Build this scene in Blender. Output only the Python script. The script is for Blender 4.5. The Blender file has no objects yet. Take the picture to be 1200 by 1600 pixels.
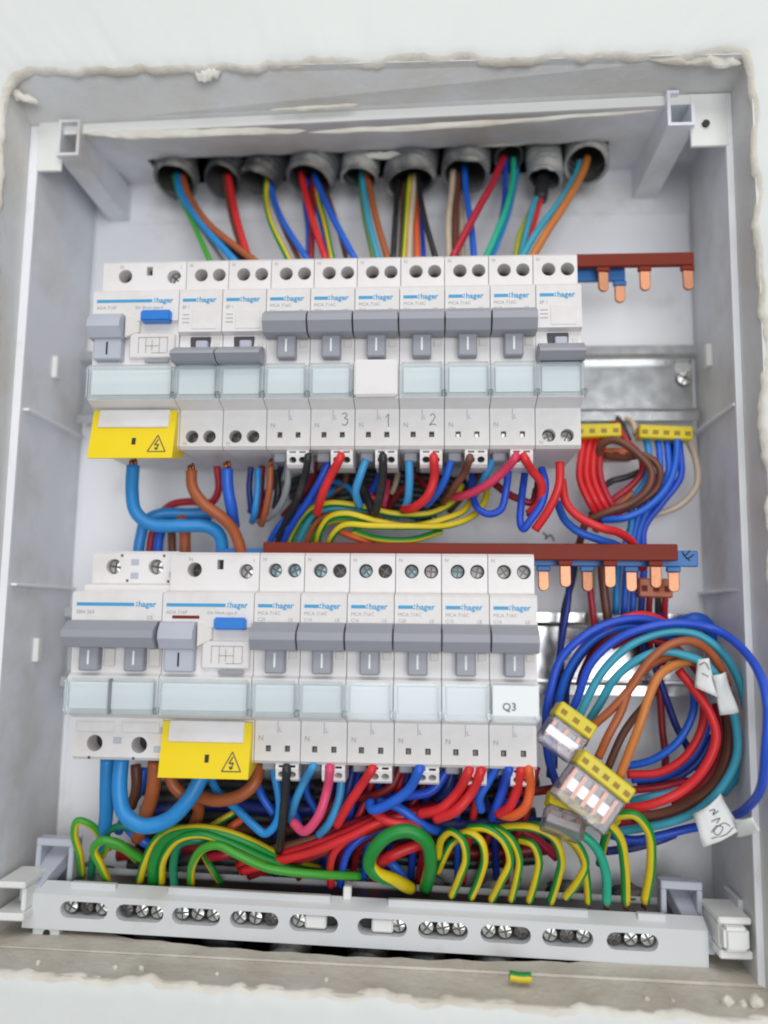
import bpy, bmesh, math, random
from mathutils import Vector, Matrix, noise
random.seed(7)
S = 0.001                                   # everything below is written in millimetres
scene = bpy.context.scene
col = scene.collection

# ------------------------------------------------------------------ camera, world, lamps, exposure
FPX, CAM = 1231.25, Vector((138.8, -352.7, 16.0))
YAW, PIT, ROL = .0644, .1292, .0107
_cy, _sy, _cp, _sp, _cr, _sr = math.cos(YAW), math.sin(YAW), math.cos(PIT), math.sin(PIT), math.cos(ROL), math.sin(ROL)
FW = Vector((-_sy*_cp, _cy*_cp, _sp)); _r0 = Vector((_cy, _sy, 0)); _u0 = _r0.cross(FW)
RT = _r0*_cr + _u0*_sr; UP = _u0*_cr - _r0*_sr
cd = bpy.data.cameras.new('camera'); cam = bpy.data.objects.new('camera', cd); col.objects.link(cam)
cam.matrix_world = Matrix(((RT.x, UP.x, -FW.x, CAM.x*S), (RT.y, UP.y, -FW.y, CAM.y*S), (RT.z, UP.z, -FW.z, CAM.z*S), (0, 0, 0, 1)))
cd.sensor_fit = 'VERTICAL'; cd.sensor_height = 36.0; cd.lens = 36.0*FPX/1600
cd.clip_start = .01; cd.clip_end = 50
cd.dof.use_dof = True; cd.dof.focus_distance = .305; cd.dof.aperture_fstop = 3.4
scene.camera = cam
w = bpy.data.worlds.new('World'); scene.world = w; w.use_nodes = True
bg = w.node_tree.nodes['Background']; bg.inputs[0].default_value = (.93, .965, 1.0, 1); bg.inputs[1].default_value = .42
def area(name, loc, target, size, power, colour):
    l = bpy.data.lights.new(name, 'AREA'); l.shape = 'RECTANGLE'; l.size, l.size_y = size; l.energy = power; l.color = colour
    o = bpy.data.objects.new(name, l); col.objects.link(o); o.location = Vector(loc)
    o.rotation_euler = (Vector(target)-Vector(loc)).to_track_quat('-Z', 'Y').to_euler(); return o
area('ceiling_lamp', (.2, -1.0, 1.15), (.12, 0, .06), (1.1, .8), 10.0, (1, .975, .94))
area('window_light', (.42, -1.42, .0), (.12, 0, .03), (.95, .62), 9.6, (.97, .98, 1))
scene.view_settings.view_transform = 'Standard'; scene.view_settings.look = 'None'
scene.view_settings.exposure = -0.13; scene.view_settings.gamma = 1.0
scene.render.engine = 'CYCLES'
scene.cycles.transparent_max_bounces = 16; scene.cycles.filter_width = 2.0

# ------------------------------------------------------------------ helpers
def at(px, py, d):
    """a point of the photograph taken to its own distance d (mm in front of the rail plane)"""
    v = FW + RT*((px-600)/FPX) - UP*((py-800)/FPX)
    return CAM + v*((-d-CAM.y)/v.y)
def hexc(h):
    f = lambda c: c/12.92 if c <= .04045 else ((c+.055)/1.055)**2.4
    return tuple(f(int(h[i:i+2], 16)/255) for i in (0, 2, 4)) + (1,)
MATS = {}
def mat(name, colour, rough=.45, metal=0, var=.06, vscale=120, bump=0, bscale=900, stain=None, stain_amt=.5, stain_scale=40, coat=0, spec=.5):
    if name in MATS: return MATS[name]
    m = bpy.data.materials.new(name); m.use_nodes = True; nt = m.node_tree; N = nt.nodes; L = nt.links
    b = N['Principled BSDF']; c = hexc(colour) if isinstance(colour, str) else colour
    b.inputs['Roughness'].default_value = rough; b.inputs['Metallic'].default_value = metal
    b.inputs['Specular IOR Level'].default_value = spec
    b.inputs['Coat Weight'].default_value = coat
    tc = N.new('ShaderNodeTexCoord')
    n1 = N.new('ShaderNodeTexNoise'); n1.inputs['Scale'].default_value = vscale; n1.inputs['Detail'].default_value = 4
    L.new(tc.outputs['Object'], n1.inputs['Vector'])
    mx = N.new('ShaderNodeMix'); mx.data_type = 'RGBA'
    mx.inputs[6].default_value = tuple(x*(1-var) for x in c[:3])+(1,); mx.inputs[7].default_value = tuple(min(1, x*(1+var)) for x in c[:3])+(1,)
    L.new(n1.outputs['Fac'], mx.inputs[0]); out = mx.outputs[2]
    if stain:
        n2 = N.new('ShaderNodeTexNoise'); n2.inputs['Scale'].default_value = stain_scale; n2.inputs['Detail'].default_value = 6; n2.inputs['Roughness'].default_value = .6
        L.new(tc.outputs['Object'], n2.inputs['Vector'])
        rp = N.new('ShaderNodeValToRGB'); rp.color_ramp.elements[0].position = 1-stain_amt-.16; rp.color_ramp.elements[1].position = 1-stain_amt+.2
        L.new(n2.outputs['Fac'], rp.inputs[0])
        m2 = N.new('ShaderNodeMix'); m2.data_type = 'RGBA'; m2.inputs[7].default_value = hexc(stain)
        L.new(rp.outputs[0], m2.inputs[0]); L.new(out, m2.inputs[6]); out = m2.outputs[2]
    L.new(out, b.inputs['Base Color'])
    rr = N.new('ShaderNodeMapRange'); rr.inputs[3].default_value = max(.03, rough-.08); rr.inputs[4].default_value = min(1, rough+.1)
    L.new(n1.outputs['Fac'], rr.inputs[0]); L.new(rr.outputs[0], b.inputs['Roughness'])
    if bump:
        n3 = N.new('ShaderNodeTexNoise'); n3.inputs['Scale'].default_value = bscale; n3.inputs['Detail'].default_value = 5
        L.new(tc.outputs['Object'], n3.inputs['Vector'])
        bp = N.new('ShaderNodeBump'); bp.inputs['Strength'].default_value = bump; bp.inputs['Distance'].default_value = .001
        L.new(n3.outputs['Fac'], bp.inputs['Height']); L.new(bp.outputs[0], b.inputs['Normal'])
    MATS[name] = m; return m
mat('painted_wall', 'dde0dd', .75, var=.05, vscale=9, bump=.5, bscale=55)
mat('rough_plaster', 'e2dfd6', .9, var=.07, vscale=90, bump=.7, bscale=260, stain='c6bdac', stain_amt=.44, stain_scale=30)
mat('box_plastic', 'e6e9ef', .5, var=.03, vscale=40, stain='b9b1a2', stain_amt=.39, stain_scale=17)
mat('box_back', 'eff0f4', .45, var=.03, vscale=30, stain='b9b4a6', stain_amt=.28, stain_scale=26)
mat('collar_plastic', 'd8dadc', .6, var=.06, vscale=50, bump=.35, bscale=300, stain='cac5bb', stain_amt=.45, stain_scale=20)
mat('dusty_sill', 'd0cbc1', .8, var=.1, vscale=60, bump=.6, bscale=300, stain='b4aa9c', stain_amt=.45, stain_scale=34)
mat('dark_masonry', '3a3632', .95, bump=.6)
mat('device_white', 'e8e5e5', .4, var=.03, vscale=60, stain='d6d1ca', stain_amt=.36, stain_scale=45)
mat('device_offwhite', 'dcd8d2', .42, var=.03, vscale=60)
mat('switch_grey', '9b9da5', .42, var=.05, vscale=90)
mat('switch_pale', 'b9bdc9', .4, var=.05, vscale=90)
mat('hole_shade', '3b3b3c', .55, metal=.6)  # dark tone puts the shade inside holes and slots into the colour
mat('screw_steel', 'd8d9d6', .36, metal=.9, var=.15, vscale=500)
mat('screw_dark', '6a6866', .45, metal=.85, var=.2, vscale=500)
mat('screw_zinc_blue', 'b4d3dc', .36, metal=.9, var=.2, vscale=500)
mat('brand_blue', '3f9fd0', .5)
mat('print_grey', 'a9a7aa', .6)
mat('print_dark', '4b4950', .6)
mat('print_black', '1c1b1e', .6)
mat('paper_label', 'f0f4f5', .7, var=.02)
mat('button_blue', '2d7fd6', .35)
mat('flap_yellow', 'f3d500', .4, var=.04, vscale=60)
mat('rail_zinc', 'd6d8d8', .2, metal=1, var=.1, vscale=160, bump=.06, bscale=240)
mat('copper', 'cf9474', .45, metal=1, var=.12, vscale=400, bump=.1, bscale=800)
mat('copper_strand', 'b5714a', .35, metal=1, var=.25, vscale=900)
mat('bus_brown', '7a2817', .5, var=.15, vscale=160, spec=.25)
mat('bus_blue', '2c6fb4', .4, var=.1, vscale=120)
mat('conduit_grey', '65676a', .55, var=.14, vscale=110, bump=.2, stain='cfcabd', stain_amt=.36, stain_scale=60)
mat('conduit_dark', '3e4144', .55, var=.14, vscale=110, bump=.2, stain='b5b0a4', stain_amt=.33, stain_scale=60)
mat('conduit_pale', '86888a', .55, var=.14, vscale=110, bump=.2, stain='d8d3c8', stain_amt=.4, stain_scale=60)
mat('conduit_inside', '4a4a49', .75)
mat('conduit_black', '222325', .6, var=.2, stain='5d5850', stain_amt=.36, stain_scale=50)
mat('bar_plastic', 'd3d6d8', .45, var=.03, vscale=60, stain='b6aea0', stain_amt=.27, stain_scale=30)
mat('clip_white', 'e6e7e4', .4, var=.03)
mat('cap_yellow', 'd9c618', .35, var=.12, vscale=200); mat('port_amber', '9a7a1c', .5, var=.3, vscale=700)
mat('cap_orange', 'c05a1e', .35, var=.12, vscale=200)
mat('paper_tag', 'e3e6e4', .8, var=.03, bump=.3, bscale=140)
W = dict(blue='1f62d0', royal='2250c8', navy='1b2f86', sky='3f9bd6', cable='2489d0', lblue='55aee0', teal='3c9fb8', red='d8282c', crimson='b01f33', dred='8a1d22',
         pink='d83a5e', rose='dc4a72', brown='6f4230', tan='a8592f', orange='e2622c', ochre='c8793a', black='262628', grey='85888c', beige='c9b8a0',
         yellow='dcc41c', olive='a8ad1e', green='178a35', dgreen='0f7a55', mint='27b08e', lime='3f9c2c', wine='a51e3a')
for k, v in W.items(): mat('pvc_'+k, v, .4, var=.12, vscale=180, bump=.06, bscale=900, stain=('6e6a64' if k in ('black', 'navy') else None), stain_amt=.3, stain_scale=120)
def clear_mat(name, tint, rough, ior=1.45, spec=.6, milky=0):
    m = bpy.data.materials.new(name); m.use_nodes = True; N = m.node_tree.nodes; L = m.node_tree.links
    N.remove(N['Principled BSDF']); o = N['Material Output']
    t = N.new('ShaderNodeBsdfTransparent'); t.inputs[0].default_value = tint
    g = N.new('ShaderNodeBsdfGlossy'); g.inputs['Roughness'].default_value = rough
    f = N.new('ShaderNodeFresnel'); f.inputs[0].default_value = ior
    n = N.new('ShaderNodeTexNoise'); n.inputs['Scale'].default_value = 70
    mu = N.new('ShaderNodeMath'); mu.operation = 'MULTIPLY'; mu.inputs[1].default_value = spec
    x = N.new('ShaderNodeMixShader'); L.new(f.outputs[0], mu.inputs[0]); L.new(mu.outputs[0], x.inputs[0]); L.new(t.outputs[0], x.inputs[1]); L.new(g.outputs[0], x.inputs[2])
    out = x.outputs[0]
    if milky:
        df = N.new('ShaderNodeBsdfDiffuse'); df.inputs[0].default_value = (.66, .62, .66, 1); y = N.new('ShaderNodeMixShader'); y.inputs[0].default_value = milky
        L.new(out, y.inputs[1]); L.new(df.outputs[0], y.inputs[2]); out = y.outputs[0]
    L.new(out, o.inputs[0]); MATS[name] = m
clear_mat('clear_lens', (.955, .985, .993, 1), .06, 1.45, .9)
clear_mat('clear_housing', (.9, .87, .9, 1), .12, 1.7, 1.0, .13)

def tag(o, label=None, cat=None, group=None, kind=None):
    if label: o['label'] = label
    if cat: o['category'] = cat
    if group: o['group'] = group
    if kind: o['kind'] = kind
    return o
def empty(name, loc, label=None, cat=None, group=None, kind=None):
    o = bpy.data.objects.new(name, None); col.objects.link(o); o.location = Vector(loc)*S; o.empty_display_size = .005
    return tag(o, label, cat, group, kind)
def link(name, me, parent=None, loc=(0, 0, 0), rot=None):
    o = bpy.data.objects.new(name, me); col.objects.link(o); o.location = Vector(loc)*S
    if rot: o.rotation_euler = rot
    if parent: o.parent = parent
    return o
def mesh(name, verts, faces, mats, fm=None, smooth=False):
    me = bpy.data.meshes.new(name); me.from_pydata([tuple(c*S for c in v) for v in verts], [], faces)
    for m in (mats if isinstance(mats, (list, tuple)) else [mats]): me.materials.append(MATS[m])
    if fm: me.polygons.foreach_set('material_index', fm)
    if smooth: me.polygons.foreach_set('use_smooth', [True]*len(me.polygons))
    me.update(); return me
def from_bm(name, bm, mats, smooth=False):
    bmesh.ops.recalc_face_normals(bm, faces=bm.faces)
    me = bpy.data.meshes.new(name); bm.to_mesh(me); bm.free(); me.transform(Matrix.Scale(S, 4))
    for m in (mats if isinstance(mats, (list, tuple)) else [mats]): me.materials.append(MATS[m])
    if smooth: me.polygons.foreach_set('use_smooth', [True]*len(me.polygons))
    return me
def add_hex(bm, c):
    """8 corners: front (x0z0,x1z0,x1z1,x0z1) then back"""
    v = [bm.verts.new(p) for p in c]
    for f in ((0, 1, 2, 3), (7, 6, 5, 4), (0, 4, 5, 1), (1, 5, 6, 2), (2, 6, 7, 3), (3, 7, 4, 0)): bm.faces.new([v[i] for i in f])
    return v
def add_box(bm, x0, x1, d0, d1, z0, z1):
    """d = distance towards the room; y = -d"""
    return add_hex(bm, [(x0, -d1, z0), (x1, -d1, z0), (x1, -d1, z1), (x0, -d1, z1), (x0, -d0, z0), (x1, -d0, z0), (x1, -d0, z1), (x0, -d0, z1)])
def bev(bm, w, seg=1):
    bmesh.ops.bevel(bm, geom=bm.edges[:], offset=w, segments=seg, affect='EDGES', clamp_overlap=True)
CACHE = {}
def cached(key, fn):
    if key not in CACHE: CACHE[key] = fn()
    return CACHE[key]
def box_mesh(name, x0, x1, d0, d1, z0, z1, m, b=.3, seg=1):
    def f():
        bm = bmesh.new(); add_box(bm, x0, x1, d0, d1, z0, z1)
        if b: bev(bm, b, seg)
        return from_bm(name, bm, m)
    return cached((name, x0, x1, d0, d1, z0, z1, m, b), f)

# --- strips with real holes -------------------------------------------------
def ray_rect(a, x0, x1, y0, y1):
    c, s = math.cos(a), math.sin(a); t = 1e9
    if c > 1e-9: t = min(t, x1/c)
    if c < -1e-9: t = min(t, x0/c)
    if s > 1e-9: t = min(t, y1/s)
    if s < -1e-9: t = min(t, y0/s)
    return c*t, s*t
def hole_pt(a, hw, hh, shape):
    c, s = math.cos(a), math.sin(a)
    if shape == 'o':
        k = 1/math.hypot(c/hw, s/hh); return c*k, s*k
    if shape == 'r': return ray_rect(a, -hw, hw, -hh, hh)
    # slot: stadium with its half height as radius
    L = hw-hh; x, y = ray_rect(a, -1e4, 1e4, -hh, hh)
    if abs(x) <= L: return x, y
    sx = 1 if c > 0 else -1; b_ = c*sx*L
    t = b_ + math.sqrt(max(0, b_*b_-(L*L-hh*hh))); return c*t, s*t
def strip_holes(V, Fc, FM, x0, x1, P0, P1, holes, wall_mat=0, cap_mat=1):
    """quad between (x,P0) and (x,P1), P=(z,d); holes = (xc, s, hw, hh, shape, depth), s measured from P0 in mm"""
    Ls = math.hypot(P1[0]-P0[0], P1[1]-P0[1]); uz, ud = (P1[0]-P0[0])/Ls, (P1[1]-P0[1])/Ls
    nz, nd = (-ud, uz) if False else (ud, -uz)          # outward (towards the room for a strip running downwards)
    if nd < 0: nz, nd = -nz, -nd
    def pt(x, s, h=0): return (x, -(P0[1]+ud*s+nd*h), P0[0]+uz*s+nz*h)
    hs = sorted(holes); bounds = [x0]+[(hs[i][0]+hs[i][2]+hs[i+1][0]-hs[i+1][2])/2 for i in range(len(hs)-1)]+[x1]
    for i, (xc, sc, hw, hh, shp, dep) in enumerate(hs):
        a0, a1 = bounds[i]-xc, bounds[i+1]-xc; b0, b1 = -sc, Ls-sc
        ang = [2*math.pi*k/20 for k in range(20)]+[math.atan2(y, x) % (2*math.pi) for x in (a0, a1) for y in (b0, b1)]
        if shp == 'r': ang += [math.atan2(y, x) % (2*math.pi) for x in (-hw, hw) for y in (-hh, hh)]
        if shp == 's': ang += [math.atan2(y, x) % (2*math.pi) for x in (-(hw-hh), hw-hh, -(hw-hh*.13), hw-hh*.13, -(hw-hh*.5), hw-hh*.5) for y in ((-hh, hh) if abs(x) <= hw-hh+1e-6 else ((-hh*.5, hh*.5) if abs(x) > hw-hh*.2 else (-hh*.866, hh*.866)))]
        ang = sorted(set(round(a, 5) for a in ang)); n = len(ang); base = len(V)
        for a in ang:
            x, y = ray_rect(a, a0, a1, b0, b1); V.append(pt(xc+x, sc+y))
            x, y = hole_pt(a, hw, hh, shp); V.append(pt(xc+x, sc+y)); V.append(pt(xc+x, sc+y, -dep))
        for k in range(n):
            p, q = base+3*k, base+3*((k+1) % n)
            Fc.append((p, q, q+1, p+1)); FM.append(0); Fc.append((p+1, q+1, q+2, p+2)); FM.append(wall_mat)
        Fc.append(tuple(base+3*k+2 for k in range(n))); FM.append(cap_mat)
def profile_body(name, w, prof, holes, mats, gap=.14):
    """body extruded across x from a (z,d) profile running from the back of the top to the back of the bottom"""
    V, Fc, FM = [], [], []; x0, x1 = gap, w-gap
    n = len(prof)
    for i, (z, d) in enumerate(prof): V += [(x0, -d, z), (x1, -d, z)]
    for i in range(n):
        j = (i+1) % n
        if i in holes: strip_holes(V, Fc, FM, x0, x1, prof[i], prof[j], holes[i])
        else: Fc.append((2*i, 2*i+1, 2*j+1, 2*j)); FM.append(0)
    Fc.append(tuple(2*i for i in range(n))); FM.append(0); Fc.append(tuple(2*i+1 for i in reversed(range(n)))); FM.append(0)
    me = mesh(name, V, Fc, mats, FM)
    bm = bmesh.new(); bm.from_mesh(me); bmesh.ops.remove_doubles(bm, verts=bm.verts, dist=1e-6); bmesh.ops.recalc_face_normals(bm, faces=bm.faces); bm.to_mesh(me); bm.free()
    return me
def text_mesh(txt, size, m, bold=0.0, align='LEFT'):
    """lettering as a thin mesh in the x-z plane, origin at the baseline"""
    def f():
        c = bpy.data.curves.new('lettering', 'FONT'); c.body = txt; c.size = size*S; c.extrude = .00006; c.offset = bold*S; c.align_x = align; c.resolution_u = 2
        o = bpy.data.objects.new('tmp', c); col.objects.link(o); bpy.context.view_layer.update()
        dg = bpy.context.evaluated_depsgraph_get(); me = bpy.data.meshes.new_from_object(o.evaluated_get(dg))
        bpy.data.objects.remove(o); bpy.data.curves.remove(c)
        me.transform(Matrix.Rotation(math.pi/2, 4, 'X')); me.materials.clear(); me.materials.append(MATS[m]); me.name = 'lettering'
        return me
    return cached(('txt', txt, size, m, bold, align), f)
def catmull(P, per=7):
    P = [Vector(p) for p in P]
    if len(P) == 2: return [P[0].lerp(P[1], i/4) for i in range(5)]
    Q = [P[0]*2-P[1]]+P+[P[-1]*2-P[-2]]; out = []
    for i in range(1, len(Q)-2):
        p0, p1, p2, p3 = Q[i-1:i+3]
        t0 = 0; t1 = t0+max((p1-p0).length, 1e-4)**.5; t2 = t1+max((p2-p1).length, 1e-4)**.5; t3 = t2+max((p3-p2).length, 1e-4)**.5
        for k in range(per):
            t = t1+(t2-t1)*k/per
            A1 = p0*((t1-t)/(t1-t0))+p1*((t-t0)/(t1-t0)); A2 = p1*((t2-t)/(t2-t1))+p2*((t-t1)/(t2-t1)); A3 = p2*((t3-t)/(t3-t2))+p3*((t-t2)/(t3-t2))
            B1 = A1*((t2-t)/(t2-t0))+A2*((t-t0)/(t2-t0)); B2 = A2*((t3-t)/(t3-t1))+A3*((t-t1)/(t3-t1))
            out.append(B1*((t2-t)/(t2-t1))+B2*((t-t1)/(t2-t1)))
    out.append(P[-1]); return out
def frames(P):
    T = [(P[min(i+1, len(P)-1)]-P[max(i-1, 0)]).normalized() for i in range(len(P))]
    n = T[0].cross(Vector((0, 1, 0)));  n = n if n.length > .1 else T[0].cross(Vector((1, 0, 0)))
    n.normalize(); out = []
    for t in T:
        n = (n-t*n.dot(t)).normalized(); out.append((t, n, t.cross(n)))
    return out
def tube_mesh(name, pts, r, mats, sides=10, stripe=None, twist=0, phase=0, origin=None, per=7):
    P = catmull(pts, per); o = origin or P[0]; V, Fc, FM = [], [], []
    for i, (p, (t, n, b)) in enumerate(zip(P, frames(P))):
        rr = r(i/(len(P)-1)) if callable(r) else r
        for k in range(sides):
            a = 2*math.pi*k/sides+phase+twist*(i/len(P))**4
            V.append(p-o+n*(rr*math.cos(a))+b*(rr*math.sin(a)))
    for i in range(len(P)-1):
        for k in range(sides):
            a, b_ = i*sides+k, i*sides+(k+1) % sides
            Fc.append((a, b_, b_+sides, a+sides)); FM.append(1 if stripe and k < stripe else 0)
    Fc.append(tuple(reversed(range(sides)))); FM.append(0); Fc.append(tuple(range((len(P)-1)*sides, len(P)*sides))); FM.append(0)
    return mesh(name, V, Fc, mats, FM, True), o, P
def path(s):
    """'x,y,d x,y x,y,d': photograph points, each at its own distance; a missing d is filled in between"""
    q = [[float(c) for c in t.split(',')] for t in s.split()]
    known = [i for i, t in enumerate(q) if len(t) == 3]
    for i, t in enumerate(q):
        if len(t) == 2:
            a = max([k for k in known if k < i], default=None); b = min([k for k in known if k > i], default=None)
            t.append(q[a if b is None else b][2] if a is None or b is None else q[a][2]+(q[b][2]-q[a][2])*(i-a)/(b-a))
    return [at(*t) for t in q]

# ------------------------------------------------------------------ the setting: wall, cavity
WD = 62                                                     # wall face
IN = [(-39.5, 238.5), (261.8, 235), (258, -117.8), (-37, -112)]   # opening corners TL TR BR BL
def jag(p, a): return noise.noise(Vector((p[0]*.07, p[1]*.07, a)))*2.6+noise.noise(Vector((p[0]*.22, p[1]*.22, a+5)))*1.2+noise.noise(Vector((p[0]*.9, p[1]*.9, a+8)))*.22
def ring_pts(n):
    out = []
    for k in range(4):
        a, b = IN[k], IN[(k+1) % 4]
        for i in range(n): out.append((a[0]+(b[0]-a[0])*i/n, a[1]+(b[1]-a[1])*i/n))
    R = 11.0; x0, x1, z0, z1 = -39.5, 261.8, -118, 238.5
    for i, (x, z) in enumerate(out):                        # plaster rounds off the upper corners
        for cx_ in (x0+R, x1-R):
            if (x-cx_)*(1 if cx_ > 100 else -1) > 0 and z > z1-R:
                l = math.hypot(x-cx_, z-(z1-R))
                if l > R: x, z = cx_+(x-cx_)*R/l, z1-R+(z-z1+R)*R/l
        out[i] = (x, z)
    return out
def wall():
    n = 150; R = ring_pts(n); cx, cz = 111, 60; V, Fc, FM = [], [], []
    spec = [(3.5, 50, .2, 0), (-.2, 58.6, 1.0, 1), (-.6, 60.6, 1.25, 2), (1.6, 62.0, 1.2, 3), (6, 62.3, .8, 4), (14, 62.1, .5, 5), (30, 62, .2, 6), (75, 62, 0, 7), (700, 62, 0, 8)]
    for off, d, ja, seed in spec:
        for (x, z) in R:
            dx = -1 if x < cx-120 else 1 if x > cx+120 else 0; dz = 0
            # outward offset: scale about the centre on each axis
            sx = 1+off/150.0; sz = 1+off/176.0
            j = jag((x, z), 1.0)*ja
            X = cx+(x-cx)*sx; Z = cz+(z-cz)*sz
            l = math.hypot(x-cx, z-cz); X += (x-cx)/l*j; Z += (z-cz)/l*j
            dd = d+(noise.noise(Vector((X*.05, Z*.05, 9)))*.9+noise.noise(Vector((X*.25, Z*.25, 3)))*.6)*(1 if off < 20 else 0.3)
            V.append((X, -dd, Z))
    m = len(R)
    for i in range(len(spec)-1):
        for k in range(m):
            a, b = i*m+k, i*m+(k+1) % m
            Fc.append((a, b, b+m, a+m)); FM.append(1 if i < 3 else 0)
    return mesh('wall', V, Fc, ['painted_wall', 'rough_plaster'], FM, True)
tag(link('wall', wall()), kind='structure')
def cavity():
    bm = bmesh.new(); add_box(bm, -120, 350, -110, 58, -230, 330); bmesh.ops.reverse_faces(bm, faces=bm.faces)
    f = [f for f in bm.faces if f.calc_center_median().y < -50]; bmesh.ops.delete(bm, geom=f, context='FACES')
    me = bpy.data.meshes.new('wall_cavity'); bm.to_mesh(me); bm.free(); me.transform(Matrix.Scale(S, 4)); me.materials.append(MATS['dark_masonry']); return me
tag(link('wall_cavity', cavity()), kind='structure')

# ------------------------------------------------------------------ the enclosure
enc = empty('enclosure_box', (111, 0, -112), 'open grey-white plastic enclosure sunk in the plastered wall', 'enclosure')
EO = Vector((111, 0, -112))
BK = [(-31.5, 229.5), (261, 231.5), (258, -112), (-32.5, -110.5)]     # back corners TL TR BR BL, d=-12
LG = [(-33.5, 221.5), (258.3, 227.5), (255, -114), (-33.5, -110.8)]   # inner wall front edge, d=42
LO = [(-37.5, 226.0), (261.0, 231.8), (257.5, -115.2), (-36.0, -111.4)]
CO = [(-39.8, 238.8), (262, 235.5), (258.2, -117.6), (-37.2, -111.9)] # collar at the wall face
def e3(p, d): return Vector((p[0], -d, p[1]))-EO
def quad(name, pts, m, th=1.2, parent=enc):
    v = [Vector(p) for p in pts]; c = sum(v, Vector())/4; nn = (v[1]-v[0]).cross(v[3]-v[0]).normalized()
    mid = Vector((111, -30, 60))-EO
    if nn.dot(mid-c) > 0: nn = -nn
    bm = bmesh.new(); add_hex(bm, v+[p+nn*th for p in v]); return link(name, from_bm(name, bm, m), parent)
quad('back_panel', [e3(p, -12) for p in BK], 'box_back')
for k, nm in ((1, 'side_wall'), (3, 'side_wall')):
    a, b = k, (k+1) % 4
    quad(nm, [e3(LG[a], 42), e3(LG[b], 42), e3(BK[b], -12), e3(BK[a], -12)], 'box_plastic')
def lerp2(a, b, t): return (a[0]+(b[0]-a[0])*t, a[1]+(b[1]-a[1])*t)
# the top wall has a long knocked-out opening along its rear edge
def knocked_wall(name, L, R, u0, u1, edge, amp, seed, up, m):
    cols = [0]+[u0+(u1-u0)*i/44 for i in range(45)]+[1]
    def P(u, d):
        t = (42-d)/54; a, b = lerp2(L[0], L[1], t), lerp2(R[0], R[1], t); return e3(lerp2(a, b, u), d)
    bm = bmesh.new()
    def cell(a, b, e0, e1):
        v = [P(a, 42), P(b, 42), P(b, e1), P(a, e0)]; add_hex(bm, v+[p+Vector((0, 0, up)) for p in v])
    cell(0, cols[1], -12, -12); cell(cols[-2], 1, -12, -12)
    fr = [edge(i/44)+noise.noise(Vector((i*.5, 3, seed)))*amp for i in range(46)]
    for i in range(1, 45): cell(cols[i], cols[i+1], fr[i-1], fr[i])
    return link(name, from_bm(name, bm, m), enc)
knocked_wall('top_wall', (LG[0], BK[0]), (LG[1], BK[1]), .125, .855, lambda u: 16, 1.5, 1, 1.4, 'box_plastic')
knocked_wall('bottom_wall', (LG[3], BK[3]), (LG[2], BK[2]), .1, .9, lambda u: 22+15*math.sin(math.pi*u)**.5, 2.0, 5, -1.4, 'dusty_sill')
for k, nm in ((0, 'ledge'), (1, 'ledge'), (2, 'ledge'), (3, 'ledge')):
    a, b = k, (k+1) % 4
    quad(nm, [e3(LG[a], 42.1), e3(LG[b], 42.1), e3(LO[b], 42.1), e3(LO[a], 42.1)], 'clip_white' if k == 0 else 'dusty_sill' if k == 2 else 'box_back', 1)
for k in range(4):
    a, b = k, (k+1) % 4
    quad('collar', [e3(CO[a], 61), e3(CO[b], 61), e3(LO[b], 41.5), e3(LO[a], 41.5)], 'dusty_sill' if k == 2 else 'collar_plastic')
def pbox(name, x0, x1, d0, d1, z0, z1, m, b=.3, parent=enc, org=EO):
    bm = bmesh.new(); add_box(bm, x0-org.x, x1-org.x, d0, d1, z0-org.z, z1-org.z)
    if b: bev(bm, b)
    return link(name, from_bm(name, bm, m), parent)
# ribs and snap tabs along the side walls
for z in (99.5, 26.5):
    pbox('rib', -33.2, -30.5, -12, 41.5, z-.6, z+.6, 'box_back'); pbox('rib', 256.5, 260.6, -12, 41.5, z-.4, z+1, 'box_back')
for (px, py) in ((70, 575), (34, 1015)):
    p = at(px, py, 18); pbox('snap_tab', -33.5, -30.6, 16, 20, p.z-5, p.z+5, 'clip_white')
for (px, py) in ((1125, 556), ):
    p = at(px, py, 12); pbox('snap_tab', 256.6, 260.5, 10, 14, p.z-5, p.z+5, 'clip_white')
pbox('back_step', -30, 259.5, -11.9, -10.4, -108, 208, 'box_back', .4)
# hollow corner posts and their gusset plates
def post(x0, x1, z0, z1, cut):
    bm = bmesh.new(); t = 1.3
    for (a, b, c, d_) in ((x0, x1, z0, z0+t), (x0, x0+t, z0+t, z1), (x1-t, x1, z0+t, z1 if not cut else z0+(z1-z0)*.62), (x0+t, x1-t, z1-t, z1)):
        if (c, d_) == (z1-t, z1) and cut: b = x0+(x1-x0)*.45
        add_box(bm, a-EO.x, b-EO.x, -12, 46, c-EO.z, d_-EO.z)
    add_box(bm, x0+t-EO.x, x1-t-EO.x, -11, 30, z0+t-EO.z, z1-t-EO.z)
    return link('corner_post', from_bm('corner_post', bm, 'box_plastic'), enc)
a, b = at(88, 243, 46), at(126, 186, 46); post(a.x, b.x, a.z, b.z, False)
a2, b2 = at(1044, 196, 46), at(1084, 140, 46); post(a2.x, b2.x, a2.z, b2.z, True)
g = at(57, 268, 43); pbox('gusset_plate', -34, a.x+1, 41.8, 43.4, g.z, b.z+1, 'clip_white')
g = at(1130, 228, 43); pbox('gusset_plate', b2.x-1, 259, 41.8, 43.4, g.z, b2.z, 'clip_white')
g = at(1103, 193, 44)
bm = bmesh.new(); bmesh.ops.create_cone(bm, cap_ends=True, segments=14, radius1=1.5, radius2=1.5, depth=1, matrix=Matrix.Translation(g-EO) @ Matrix.Rotation(math.pi/2, 4, 'X'))
link('screw_hole', from_bm('screw_hole', bm, 'hole_shade'), enc)
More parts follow.
